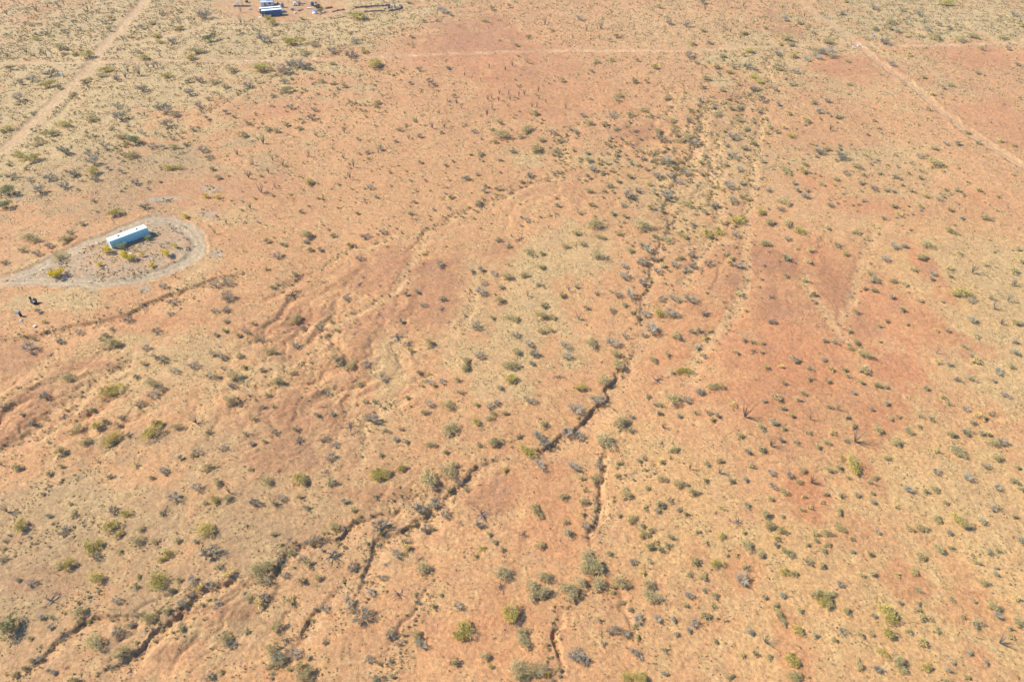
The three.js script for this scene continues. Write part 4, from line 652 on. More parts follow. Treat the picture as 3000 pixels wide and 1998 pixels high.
M(1960, 490, 100); M(570, 415, 100); M(600, 495, 100); M(690, 520, 90); M(710, 660, 90); M(740, 680, 70); M(145, 835, 80); M(920, 960, 110); M(1000, 960, 120);
M(1010, 1030, 90); M(770, 1520, 110); M(790, 1550, 80); M(1490, 1420, 120); M(1520, 1470, 100); M(1570, 505, 70); M(1630, 500, 80); M(1680, 510, 60); M(1770, 650, 100);
M(1850, 640, 60); M(1650, 705, 90); M(2140, 1040, 110); M(770, 820, 60); M(440, 620, 100); M(75, 255, 90); M(1080, 490, 80); M(1110, 520, 60); M(660, 1100, 80);
M(690, 1150, 70); M(220, 970, 70); M(210, 1040, 50); M(325, 1530, 70); M(600, 1395, 60); M(540, 685, 80); M(960, 765, 70); M(2080, 880, 80); M(1610, 805, 70);
M(2310, 1150, 90); M(1230, 1240, 60); M(1300, 1230, 60); M(1220, 1445, 80); M(1015, 100, 80); M(825, 105, 70); M(160, 58, 60); M(470, 80, 50); M(260, 40, 70);
M(1740, 235, 70); M(1680, 255, 50); M(800, 185, 60); M(700, 250, 80); M(1000, 540, 80); M(1080, 390, 70); M(1410, 20, 60); M(2170, 20, 80); M(2030, 740, 60);
M(1960, 1530, 60); M(1830, 1560, 60); M(2130, 675, 50); M(870, 740, 50); M(1000, 620, 60); M(1755, 440, 80); M(640, 1060, 60); M(1130, 1080, 80); M(1330, 160, 60);
B(625, 215, 80); B(610, 120, 80); B(740, 140, 80); B(450, 780, 60); B(80, 745, 70); B(40, 970, 80); B(1750, 115, 80); B(1965, 155, 90); B(2095, 75, 80);
B(2180, 220, 90); B(640, 1040, 60); B(640, 575, 50); B(740, 680, 60); B(1560, 240, 90); B(980, 660, 60); B(770, 820, 60); B(1660, 1290, 70); B(1760, 1210, 60);
B(1350, 1480, 90); B(1100, 1215, 80); B(2160, 820, 60); B(35, 820, 50); B(2060, 455, 70); B(2300, 430, 60); B(2020, 1160, 70); B(410, 860, 140); B(430, 780, 60);
B(640, 620, 50); B(370, 690, 40); B(100, 530, 50); B(160, 605, 50); B(180, 520, 30); B(420, 540, 40); B(330, 185, 50); B(450, 350, 40); B(610, 310, 50);
B(680, 420, 50); B(880, 360, 40); B(820, 380, 40); B(960, 325, 40); B(910, 540, 50); B(920, 590, 40); B(860, 620, 60); B(1300, 690, 50); B(1230, 830, 50);
B(1310, 825, 50); B(1480, 830, 40); B(1620, 930, 60); B(1500, 1020, 60); B(1620, 1020, 60); B(1630, 1070, 60); B(1660, 1120, 70); B(1320, 1110, 60); B(1560, 1220, 50);
B(2180, 1110, 80); B(1930, 1120, 40); B(2010, 1010, 40); B(2300, 990, 50); B(2270, 1200, 60); B(2270, 1250, 50); B(1980, 1370, 60); B(1860, 1430, 50); B(2090, 1430, 60);
B(1830, 1485, 60); B(400, 1380, 50); B(500, 1370, 50); B(230, 1290, 60); B(40, 1210, 60); B(80, 1160, 90); B(150, 1110, 70); B(240, 1130, 30); B(290, 1135, 40);
B(20, 1040, 60); B(150, 930, 60); B(690, 970, 50); B(920, 1250, 50); B(470, 1230, 50); B(1050, 1280, 50); B(1090, 890, 80); B(560, 980, 50); B(800, 1070, 50);
B(650, 580, 50); B(300, 690, 40); B(1300, 190, 50); B(1310, 270, 40); B(1200, 275, 50); B(1100, 280, 60); B(990, 275, 60); B(1150, 160, 40); B(1080, 90, 50);
B(840, 290, 40); B(1310, 325, 50); B(1480, 355, 40); B(1810, 325, 60); B(1350, 535, 50); B(2300, 190, 50); B(2340, 240, 60); B(2340, 600, 70); B(2280, 180, 60);
B(2180, 660, 50); B(2160, 780, 40); B(2150, 370, 80); B(1840, 540, 50); B(1170, 580, 40); B(1170, 670, 40); B(1850, 990, 50); B(2320, 90, 60); B(430, 170, 60);
B(150, 170, 50); B(20, 200, 60); B(20, 410, 50); B(270, 370, 50); B(450, 355, 50);
K(380, 465, 70); K(230, 405, 40); K(320, 665, 50); K(1570, 240, 50);
O(50, 100, 45); O(255, 130, 50); O(890, 195, 55); O(570, 1295, 40); O(2190, 1300, 60);
// landmarks that plant labels refer to: [x, y in the survey photo's 2354-wide frame, words]
const marks = [];
const mark = (x, y, words) => { const g = ground(...FF(x, y)); marks.push({ x: g.x, z: g.z, words }); };
mark(290, 545, 'the white container'); mark(130, 610, 'the yellow loop shrubs'); mark(430, 560, 'the right end of the container loop'); mark(400, 455, 'the grey gravel above the loop');
mark(215, 138, 'the left road junction'); mark(628, 25, 'the blue container'); mark(552, 8, 'the solar panel rack'); mark(840, 18, 'the stone-walled enclosure'); mark(325, 15, 'the left road at the top edge'); mark(60, 290, 'the left road near the left edge');
mark(100, 60, 'the top left corner'); mark(60, 210, 'the metal gate panel by the left road'); mark(480, 90, 'the driveway to the blue container'); mark(660, 150, 'the grey thicket under the far road'); mark(380, 250, 'the dark shrub by the left road');
mark(60, 360, 'the big olive shrubs beside the left road'); mark(15, 450, 'the green left edge shrubs'); mark(300, 325, 'the shrub band between left road and container'); mark(560, 260, 'the rocky flat below the far road at left'); mark(700, 350, 'the ocotillo flat above the container');
mark(880, 140, 'the yellow shrub under the far road'); mark(1000, 60, 'the dark shrub clump at the top edge'); mark(1150, 40, 'the dark red clay strip at the top'); mark(1200, 190, 'the ocotillo group in the upper middle'); mark(1000, 250, 'the upper left ocotillo stand'); mark(900, 330, 'the stony slope above the white sandy wash');
mark(1300, 120, 'the middle of the far cross road'); mark(1330, 50, 'the grey shrub above the far cross road'); mark(1500, 30, 'the top edge right of the middle'); mark(1570, 200, 'the khaki flat under the far cross road'); mark(1300, 300, 'the pink sandy channel head'); mark(1330, 350, 'the bushy strip beside the pink sandy channel'); mark(1460, 270, 'the small red clay basin');
mark(1970, 112, 'the two white marker posts'); mark(1750, 80, 'the yellow shrub on the far road at right'); mark(1760, 190, 'the dark knot above the braided wash'); mark(1680, 240, 'the curved red bank of the braided wash'); mark(1600, 300, 'the upper braided wash'); mark(1560, 400, 'the middle of the braided wash'); mark(1700, 420, 'the right arm of the braided wash');
mark(2150, 50, 'the khaki flat in the top right corner'); mark(2300, 100, 'the right end of the far cross road'); mark(2070, 180, 'the right diagonal road near the posts'); mark(2200, 280, 'the right diagonal road halfway down'); mark(2320, 360, 'the right diagonal road at the edge'); mark(1950, 300, 'the grassy rise left of the diagonal road'); mark(2000, 420, 'the bush belt below the diagonal road'); mark(2200, 430, 'the sparse slope under the diagonal road'); mark(1850, 400, 'the red patch right of the braided wash');
mark(1470, 450, 'the grey shrub left of the braided wash'); mark(1280, 440, 'the red flat in the upper centre'); mark(1170, 430, 'the stony bank in the upper centre'); mark(700, 540, 'the stony rise right of the container'); mark(560, 650, 'the bare shrubs on the crumbly bank'); mark(620, 470, 'the lone ocotillos right of the container'); mark(850, 430, 'the stony red slope in the upper left centre');
mark(942, 580, 'the dark crack in the red clay'); mark(1040, 600, 'the dark shrub on the red clay slope'); mark(1180, 560, 'the bare red strip in the centre'); mark(1370, 580, 'the khaki shrub right of centre'); mark(1540, 520, 'the tree knot in the braided wash'); mark(1640, 520, 'the dark green thicket in the wash'); mark(1500, 600, 'the big grey shrubs at the wash end'); mark(1600, 690, 'the wide bare bush in the wash'); mark(1700, 640, 'the dark scarp right of the wash');
mark(1760, 560, 'the round shrub on the maroon clay'); mark(1930, 650, 'the smooth red clay tongue'); mark(2080, 560, 'the shrub group right of the red clay'); mark(2300, 560, 'the golden grass at the right edge'); mark(2200, 670, 'the long straw shrub by the golden grass'); mark(2290, 700, 'the ocotillos at the right edge'); mark(1850, 740, 'the dead stick bush on the red clay'); mark(1980, 810, 'the lone shrub on the right red slope');
mark(80, 690, 'the burnt chair pile'); mark(250, 785, 'the dark clump below the crumbly bank'); mark(60, 800, 'the crumbly bank at the left edge'); mark(260, 895, 'the large olive shrub at left'); mark(100, 900, 'the red gullies at the left edge'); mark(345, 985, 'the olive shrub below the left red gullies'); mark(250, 1005, 'the yellow-olive shrub at lower left'); mark(430, 870, 'the grassy slope left of centre'); mark(535, 910, 'the twin dark shrubs left of centre'); mark(640, 770, 'the red rills left of centre'); mark(780, 690, 'the red clay mounds left of centre'); mark(650, 900, 'the pebbly slope under the rills');
mark(800, 835, 'the dark shrub at the rill foot'); mark(960, 690, 'the dark shrubs on the red dome'); mark(1000, 790, 'the pebbly red slope in the centre'); mark(1090, 820, 'the shrub pair in the centre'); mark(1220, 720, 'the long low shrub in the khaki patch'); mark(1335, 725, 'the tall ocotillo in the centre'); mark(1480, 720, 'the head of the main gully'); mark(1405, 785, 'the round grey shrub by the main gully'); mark(1410, 840, 'the narrow neck of the main gully'); mark(1370, 920, 'the grey shrubs on the main gully bank'); mark(1270, 1010, 'the elbow of the main gully'); mark(1390, 1010, 'the round shrub right of the gully elbow'); mark(1570, 850, 'the yellow shrub right of the main gully'); mark(1560, 920, 'the dull shrubs right of the main gully');
mark(1040, 985, 'the round grey shrub left of the gully elbow'); mark(1220, 920, 'the dark shrub above the gully elbow'); mark(860, 970, 'the grey shrub in the grass streak'); mark(1000, 1090, 'the twin straw shrubs on the main gully'); mark(870, 1085, 'the yellow group by the twin shrubs'); mark(680, 1100, 'the round straw shrub left of the gully'); mark(650, 1020, 'the dark red scarp left of the gully'); mark(965, 1165, 'the grey bush on the gully fork'); mark(870, 1215, 'the bare bush in the gully bend'); mark(1150, 1130, 'the smooth maroon clay pan'); mark(1380, 1080, 'the top of the upright crack gully'); mark(1365, 1190, 'the lower upright crack gully');
mark(1360, 1310, 'the big pale double shrub at the bottom'); mark(1240, 1345, 'the pale shrub trio at the bottom'); mark(1170, 1410, 'the round olive shrub at the bottom'); mark(1065, 1445, 'the dark olive shrub at the bottom'); mark(1160, 1310, 'the pale bare bush at the bottom'); mark(1210, 1540, 'the wide shrub at the bottom edge'); mark(1330, 1510, 'the dark grey shrub in the crack loop'); mark(1420, 1440, 'the crack loop at the bottom'); mark(1495, 1360, 'the tall straw shrub right of the crack loop'); mark(830, 1425, 'the fallen bare tree at the bottom'); mark(960, 1470, 'the small shrub pair at the bottom');
mark(595, 1305, 'the largest grey shrub at lower left'); mark(470, 1215, 'the round yellow-olive shrub at lower left'); mark(360, 1330, 'the bright olive shrub at lower left'); mark(210, 1255, 'the spreading shrub at lower left'); mark(25, 1435, 'the lower left corner shrub'); mark(60, 1215, 'the stony ridge at the left edge'); mark(250, 1200, 'the shrub cluster above the stony ridge'); mark(420, 1400, 'the dark gully at lower left'); mark(520, 1475, 'the dark spiky shrub at the lower left bottom'); mark(640, 1510, 'the grey thicket at the bottom edge'); mark(300, 1490, 'the gully mouth in the lower left'); mark(120, 1380, 'the dead bush by the lower left corner'); mark(420, 1130, 'the bare slope left of the round straw shrub'); mark(150, 1090, 'the straw slope at the left edge');
mark(1550, 1020, 'the slope below the dull shrubs'); mark(1520, 1090, 'the sandy path on the right'); mark(1600, 1200, 'the bush scatter right of the crack gully'); mark(1710, 1330, 'the large bare bush at lower right'); mark(1890, 1375, 'the wide straw shrub at lower right'); mark(2040, 1410, 'the pale yellow shrub at lower right'); mark(2215, 1195, 'the yellow-green shrub at the right'); mark(1960, 1065, 'the olive shrub on the red streak'); mark(1830, 1010, 'the red slope in the lower right middle'); mark(1800, 1180, 'the bush clusters at lower right centre'); mark(2080, 1210, 'the low shrub row at the right'); mark(2250, 1330, 'the stony red patch at the right'); mark(2080, 1300, 'the small stone field at lower right'); mark(1810, 1530, 'the twin shrubs at the lower right bottom'); mark(1770, 1480, 'the ocotillo at the lower right bottom'); mark(2250, 1490, 'the ocotillo in the lower right corner'); mark(2070, 1530, 'the shrub pair at the lower right edge'); mark(2200, 1030, 'the golden shrub cluster at the right edge'); mark(1600, 1420, 'the lone bushes left of the bottom ocotillo'); mark(1650, 1530, 'the bottom edge right of the crack loop'); mark(1720, 880, 'the pebbly red slope right of centre'); mark(2150, 860, 'the slope of golden grass'); mark(2050, 950, 'the wavy edge of the golden grass');
const ORD = ['nearest', 'second nearest', 'third nearest', 'fourth nearest', 'fifth nearest', 'sixth nearest', 'seventh nearest', 'eighth nearest', 'ninth nearest', 'tenth nearest'];
// small leafless shrubs in the survey are in truth the small dark bushes
for (const p of plants) {
  if (p.k === 'B' && p.w <= 60 * TS + 0.01) p.k = 'D';
  let pos = at(p.u, p.v), d = p.w * pos.m;
  const up = { M: 0.22, Q: 0.22, W: 0.22, B: 0.2, D: 0.2, Y: 0.25, C: 0.3, E: 0.25, K: 0.08, O: 0, U: 0.3 }[p.k] * d;
  p.size = p.k === 'O' ? clamp(d * 1.05 / Math.max(0.42, H / Math.hypot(H, pos.z) < 0.9 ? Math.abs(pos.z) / Math.hypot(H, pos.z) : 0.42), 2.4, 5.6) : p.k === 'U' ? clamp(d * 0.95, 0.9, 2.6) : d;
  if (up) pos = at(p.u, p.v, up);
  Object.assign(p, pos);
}
const groups = {}, spare = [];
for (const k in KIND) {
  const list = plants.filter((p) => p.k === k).sort((a, b) => b.w - a.w);
  if (k === 'M') for (const p of list.slice(299)) spare.push(p); else for (const p of list.slice(298)) spare.push(p);
  groups[k] = list.slice(0, k === 'M' ? 299 : 298);
}
const taken = {};
for (const k in groups) {
  for (const p of groups[k]) {
    let m = marks[0], b = 1e9; for (const q of marks) { const d = Math.hypot(q.x - p.x, q.z - p.z); if (d < b) { b = d; m = q; } }
    const dx = p.x - m.x, dz = (p.z - m.z) * H / Math.hypot(H, p.z);
    const side = b < Math.max(2.5, p.size * 0.7) ? 'at' : Math.abs(dx) > Math.abs(dz) ? (dx > 0 ? 'right of' : 'left of') : (dz > 0 ? 'below' : 'above');
    const key = k + side + m.words; (taken[key] ??= []).push({ p, b, side, m });
  }
}
for (const key in taken) {
  const list = taken[key].sort((a, b) => a.b - b.b);
  list.forEach(({ p, side, m }, i) => { const what = KIND[p.k][2]; const full = (w) => (list.length === 1 ? `${w} ${side} ${m.words}` : `${ORD[i] ?? 'outermost'} ${w} ${side} ${m.words}`); p.label = full(what).split(' ').length > 16 ? full(KIND[p.k][3]) : full(what); });
}
const grouped = { M: 'leafy olive shrubs of the desert flat', Q: 'yellow-green shrubs of the desert flat', W: 'pale straw-grey shrubs by the gullies', B: 'leafless grey shrubs of the desert flat', K: 'dead shrubs on the bare clay', O: 'ocotillos of the desert flat', Y: 'yellow shrubs around the container loop', C: 'knobbly shrubs by the container', E: 'dark green shrubs of the desert flat', U: 'yuccas of the desert flat', D: 'small dark bushes of the desert flat' };
function plantOne(p) {
  const [name, category] = KIND[p.k], vs = PROTO[p.k], i = Math.floor(rnd() * vs.length) % vs.length, v = vs[i], s = p.size;
  const key = '_root' + i;
  if (!vs[key]) {                                                    // the first of a kind carries its parts, the others are its clones
    if (v.crown && p.k !== 'D') { const g = new THREE.Group(), c = new THREE.Mesh(v.crown, leafMat), t = new THREE.Mesh(v.stem, woodMat); c.name = 'crown'; t.name = 'stem'; g.add(c, t); vs[key] = g; }
    else vs[key] = new THREE.Mesh(v.crown ? mergeGeometries([v.crown, v.stem]) : v, p.k === 'D' ? leafMat : woodMat);
    vs[key].traverse((o) => { o.castShadow = o.receiveShadow = true; });
  }
  const o = vs[key].clone();
  o.name = numbered(name); o.position.set(p.x, height(p.x, p.z) - 0.03, p.z); o.rotation.y = rr(0, 6.283);
  const f = { M: 0.88, Q: 0.93, W: 0.98, B: 0.88, D: 0.76, Y: 1.12, C: 1.1, E: 1, K: 1.05, O: 1, U: 1 }[p.k];
  if (p.k === 'O' || p.k === 'U') o.scale.set(s * rr(0.9, 1.1), s, s * rr(0.9, 1.1)); else { const lop = rr(0.72, 1.38); o.scale.set(s * f * lop, s * f * rr(0.85, 1.05) * (p.k === 'M' || p.k === 'Q' || p.k === 'W' ? clamp(3.6 / s, 0.75, 1) : 1), s * f / lop); }
  o.userData = { label: p.label, category, group: grouped[p.k] };
  scene.add(o);
}
for (const k in groups) for (const p of groups[k]) plantOne(p);

// ---------------------------------------------------------------- ground cover nobody could count
const M4 = new THREE.Matrix4(), QT = new THREE.Quaternion(), EU = new THREE.Euler(), V3 = new THREE.Vector3(), S3 = new THREE.Vector3(), CO = new THREE.Color();
function scatter(name, one, label, geos, mat, items) {                    // items: [x, z, size, r, g, b, sink]
  const root = new THREE.Group(); root.name = numbered(name); root.userData = { kind: 'stuff', label }; scene.add(root);
  const lists = geos.map(() => []); for (const it of items) lists[Math.floor(rnd() * geos.length)].push(it);
  geos.forEach((g, gi_) => {
    const list = lists[gi_]; if (!list.length) return;
    const m = new THREE.InstancedMesh(g, mat, list.length);
    list.forEach(([x, z, s, r, gg, b, sink, flat], i) => {
      EU.set(rr(-0.12, 0.12), rr(0, 6.283), rr(-0.12, 0.12)); QT.setFromEuler(EU); V3.set(x, height(x, z) - (sink ?? 0.02), z); S3.set(s * rr(0.85, 1.15), s * (flat ?? 1) * rr(0.8, 1.15), s * rr(0.85, 1.15));
      m.setMatrixAt(i, M4.compose(V3, QT, S3)); m.setColorAt(i, CO.setRGB(r, gg, b));
    });
    m.name = one; m.userData = { kind: 'stuff' }; m.castShadow = m.receiveShadow = true; root.add(m);
  });
}
const somewhere = () => { for (;;) { const z = -rr(42, 512), x = rr(-1, 1) * 480; if (Math.abs(x) < halfWidth(z)) return [x, z]; } };
const onRoad = (x, z, m = 0.3) => { for (const L of query(x, z)) if (L.type === 'road' && near[L.id] < L.w * 0.5 + m) return true; return inside(yardPoly, x, z); };
const washPull = (x, z) => { let w = 0; for (const L of query(x, z)) if (L.type !== 'road') w = Math.max(w, 1 - clamp((near[L.id] - 0.5) / 5)); return w; };
const thickets = [[FF, 1570, 400, 190, 250, 0.95], [FF, 1700, 200, 190, 120, 0.6], [FF, 1520, 580, 110, 130, 1.3], [FF, 1560, 690, 150, 100, 1.2], [FF, 1650, 560, 120, 120, 0.8], [FF, 1250, 760, 220, 140, 0.5], [FF, 2050, 430, 280, 130, 0.7], [FF, 1950, 320, 180, 90, 0.6], [FF, 200, 60, 330, 90, 0.9], [FF, 130, 300, 240, 120, 0.6], [FF, 330, 330, 150, 60, 0.8], [FF, 1400, 370, 150, 70, 0.8], [FF, 1150, 480, 300, 140, 0.5], [FF, 700, 440, 260, 100, 0.5], [FF, 2200, 60, 260, 60, 0.7], [FF, 800, 220, 300, 100, 0.6], [FF, 1900, 60, 260, 60, 0.5], [FF, 600, 100, 200, 60, 0.4], [FF, 1300, 300, 300, 120, 0.4], [FF, 1230, 800, 160, 160, 0.3], [FF, 1000, 930, 160, 90, 0.25]].map(([f, x, y, rx, ry, w]) => { const g = ground(...f(x, y)), m = g.t / FOCAL * FS; return { x: g.x, z: g.z, rx: rx * m, rz: ry * m * Math.hypot(H, g.z) / H, w }; });
const bushes = [], BT = [[1.1, 1.1, 1.1], [0.95, 0.98, 1], [1.3, 1.2, 1.0], [0.8, 0.82, 0.85], [1.5, 1.4, 1.15]];
for (const p of spare) { const c = BT[Math.floor(rnd() * 5)]; bushes.push([p.x, p.z, p.size, ...c, 0.03]); }
for (let n = 0; n < 40000; n++) {
  const [x, z] = somewhere(), s = soilAt(x, z); let t = 0; for (const q of thickets) { const d = ((x - q.x) / q.rx) ** 2 + ((z - q.z) / q.rz) ** 2; if (d < 1) t += q.w * (1 - d); }
  const far = step(120, 240, -z), dens = (0.05 + 0.17 * far + 0.42 * t * (0.4 + 0.6 * far) + 0.4 * washPull(x, z)) * (1 - 0.75 * bare(s)) * step(-0.25, 0.4, fbm(x / 13, z / 13, 3, 90) + 0.2 * far);
  if (rnd() > dens || onRoad(x, z)) continue;
  const c = BT[Math.floor(rnd() * 5)], size = lerp(0.42, 0.9, far) * Math.exp(rr(-0.6, 0.55)) * (1 + 0.35 * t) * rr(0.8, 1.1);
  bushes.push([x, z, clamp(size, 0.35, 2.4), ...c, 0.03]);
}
// scrub that lines the washes
for (const L of lines) if (L.type !== 'road' && (L.bed || L.rub)) for (let i = 0; i + 1 < L.pts.length; i++) {
  const [x1, z1] = L.pts[i], [x2, z2] = L.pts[i + 1], len = Math.hypot(x2 - x1, z2 - z1), far = step(120, 260, -z1), per = (L.scrub ?? 1) * (L.bed === 1 ? 0.5 : 0.28) * (1 + 0.3 * far);
  for (let n = 0; n < len * per; n++) { const t = rnd(), w = rr(-0.4, 2.2) * (L.scrub ? 2 : 1) * (rnd() < 0.3 ? -1.6 : 1), c = BT[Math.floor(rnd() * 5)]; const x = lerp(x1, x2, t) + (z2 - z1) / len * w * -1, z = lerp(z1, z2, t) + (x2 - x1) / len * w * 1; if (!onRoad(x, z)) bushes.push([x, z, rr(0.35, 0.95) * (1 + 0.4 * far), ...c, 0.03]); }
}
const bushGeo = PROTO.D.map((v) => mergeGeometries([v.crown, v.stem]));
scatter('low_bushes', 'bush', 'small dark desert bushes scattered over the flat', bushGeo, leafMat, bushes);
// dry straw grass
const grassGeo = many(3, () => { const t = new TB(); for (let i = 0; i < 22; i++) { const a = rr(0, 6.283), r = rr(0, 0.28), l = rr(0.5, 1), lean = rr(0.2, 0.9); t.sliver([Math.cos(a) * r, 0, Math.sin(a) * r], [Math.cos(a) * lean * l * 0.8, l * rr(0.5, 1), Math.sin(a) * lean * l * 0.8], 0.16, shade([0.40, 0.30, 0.145], 0.25)); } return t.geo(); });
const tufts = [];
for (let n = 0; n < 900000 && tufts.length < 130000; n++) {
  const [x, z] = somewhere(), s = soilAt(x, z), far = step(150, 420, -z);
  const dens = (0.62 * s.k + 0.50 * s.y + 0.42 * s.b + 0.3 * s.o + 0.75 * s.g + 0.3 * washPull(x, z)) * (1 - 0.85 * clamp(bare(s))) * step(-0.35, 0.45, fbm(x / 5.5, z / 5.5, 3, 60) + 0.2 * noise(x / 1.5, z / 1.5, 93)) * (1 - 0.3 * far);
  if (rnd() > dens || (onRoad(x, z, 0) && !(s.g > 0.3 && rnd() < 0.45))) continue;
  const v = rr(0.8, 1.15), q = rnd(), y = q < 0.34 ? [0.42, 0.42, 0.44] : q < 0.5 ? [0.85, 0.88, 0.75] : q < 0.54 && s.g > 0.3 ? [1.4, 1.0, 0.4] : [1.12, 1.05, 0.92];
  const pad = s.g > 0.3 ? 1.45 : 1; tufts.push([x, z, pad * lerp(0.24, 0.42, far) * Math.exp(rr(-0.4, 0.5)), y[0] * v, y[1] * v, y[2] * v, 0.01]);
}
scatter('dry_grass', 'tuft', 'dry straw coloured grass tufts on the soil', grassGeo, leafMat, tufts);
// loose stones on banks, ridges and clay
const stoneGeo = many(3, () => { const g = new THREE.IcosahedronGeometry(0.5, 0), p = g.attributes.position, f = new Map(); for (let i = 0; i < p.count; i++) { const k = [p.getX(i), p.getY(i), p.getZ(i)].map((e) => e.toFixed(3)).join(); if (!f.has(k)) f.set(k, rr(0.7, 1.25)); const q = f.get(k); p.setXYZ(i, p.getX(i) * q, p.getY(i) * q * 0.75, p.getZ(i) * q); } g.computeVertexNormals(); return g; });
const stoneMat = new THREE.MeshStandardMaterial({ color: 0xffffff, roughness: 0.95 });
const stones = [], STONE = [[0.36, 0.21, 0.125], [0.24, 0.135, 0.085], [0.46, 0.32, 0.21], [0.16, 0.10, 0.07], [0.31, 0.23, 0.16]];
const stone = (x, z, s) => { const c = STONE[Math.floor(rnd() * 5)], v = rr(0.8, 1.2); stones.push([x, z, s, c[0] * v, c[1] * v, c[2] * v, s * 0.12]); };
for (const L of lines) if (L.rub) for (let i = 0; i + 1 < L.pts.length; i++) { const [x1, z1] = L.pts[i], [x2, z2] = L.pts[i + 1], len = Math.hypot(x2 - x1, z2 - z1); for (let n = 0; n < len * (L.rub === 2 ? 9 : 5); n++) { const t = rnd(), w = (L.rub === 2 ? 2.6 : 1.5) * (rnd() + rnd() - 1), e = (rnd() + rnd() - 1) * 1.2; stone(lerp(x1, x2, t) - (z2 - z1) / len * w + e, lerp(z1, z2, t) + (x2 - x1) / len * w + e, 0.12 + 0.42 * Math.pow(rnd(), 3)); } }
for (let n = 0; n < 330000; n++) {
  const [x, z] = somewhere(); if (z < -330) continue; const s = soilAt(x, z), q = fbm(x / 11, z / 11, 3, 120);
  const dens = (0.5 * clamp(bare(s)) + 0.28 * s.o + 0.3 * s.b + 0.12 * s.k + 0.3 * s.g) * step(0.12, 0.6, q) + 0.3 * step(-0.4, 0.4, fbm(x / 4, z / 4, 2, 126)); if (rnd() > dens || onRoad(x, z, -0.5)) continue;
  stone(x, z, 0.12 + 0.34 * Math.pow(rnd(), 4));
}
scatter('stones', 'stone', 'loose brown stones on the banks and slopes', stoneGeo, stoneMat, stones);
console.log('plants', plants.length, 'spare', spare.length, 'bushes', bushes.length, 'tufts', tufts.length, 'stones', stones.length);
// ---------------------------------------------------------------- the built things
const paint = (r, g, b, rough = 0.6, metal = 0) => new THREE.MeshStandardMaterial({ color: new THREE.Color(r, g, b), roughness: rough, metalness: metal });
const PAINT = { white: paint(0.80, 0.82, 0.82, 0.5), offwhite: paint(0.72, 0.71, 0.66), dark: paint(0.03, 0.03, 0.035, 0.7), black: paint(0.018, 0.016, 0.02, 0.8), blue: paint(0.02, 0.10, 0.26, 0.5), bright: paint(0.03, 0.28, 0.62, 0.6), teal: paint(0.03, 0.12, 0.13, 0.6), green: paint(0.02, 0.09, 0.085, 0.5), steel: paint(0.42, 0.46, 0.48, 0.45, 0.3), sheet: paint(0.50, 0.58, 0.62, 0.45, 0.2), wood: paint(0.20, 0.13, 0.08, 0.9), grey: paint(0.30, 0.30, 0.31, 0.8), brown: paint(0.17, 0.115, 0.10, 0.8), panel: paint(0.03, 0.035, 0.07, 0.25), orange: paint(0.62, 0.30, 0.07, 0.7), cream: paint(0.66, 0.58, 0.42, 0.7), aqua: paint(0.16, 0.42, 0.52, 0.5) };
const box = (w, h, d, x = 0, y = 0, z = 0, r = 0) => { const g = r ? new RoundedBoxGeometry(w, h, d, 2, r) : new THREE.BoxGeometry(w, h, d); g.translate(x, y, z); return g; };
const cyl = (r0, r1, h, x = 0, y = 0, z = 0, n = 20) => { const g = new THREE.CylinderGeometry(r0, r1, h, n); g.translate(x, y, z); return g; };
const bar = (a, b, r, n = 8) => { const A = new THREE.Vector3(...a), B = new THREE.Vector3(...b), g = new THREE.CylinderGeometry(r, r, A.distanceTo(B), n); g.applyQuaternion(new THREE.Quaternion().setFromUnitVectors(new THREE.Vector3(0, 1, 0), B.clone().sub(A).normalize())); const c = A.add(B).multiplyScalar(0.5); g.translate(c.x, c.y, c.z); return g; };
const flat = (l) => l.map((g) => (g.index ? g.toNonIndexed() : g));
const part = (parent, name, geos, mat) => { const m = new THREE.Mesh(geos.length > 1 ? mergeGeometries(flat(geos)) : geos[0], mat); m.name = name; m.castShadow = m.receiveShadow = true; parent.add(m); return m; };
function thing(name, label, category, x, z, turn = 0, group, lift = 0) {
  const o = new THREE.Group(); o.name = numbered(name); o.position.set(x, height(x, z) + lift, z); o.rotation.y = turn; o.userData = { label, category }; if (group) o.userData.group = group; scene.add(o); return o;
}
const spot = (u, v) => at(u, v);
const K5 = (x, y) => [660 + x / 7.85, y / 7.85], K6 = (x, y) => [900 + x / 7.85, y / 7.85], KC = (x, y) => [20 + x / 11.2, 840 + y / 11.2], KG = (x, y) => [140 + x / 13.07, 130 + y / 13.07], KP = (x, y) => [2440 + x / 11.2, 20 + y / 11.2];
const baseY = (x, z, l, w, turn) => { let y = 1e9; for (const a of [-1, 0, 1]) for (const b of [-1, 1]) { const px = a * l / 2, pz = b * w / 2; y = Math.min(y, height(x + px * Math.cos(turn) + pz * Math.sin(turn), z - px * Math.sin(turn) + pz * Math.cos(turn))); } return y; };
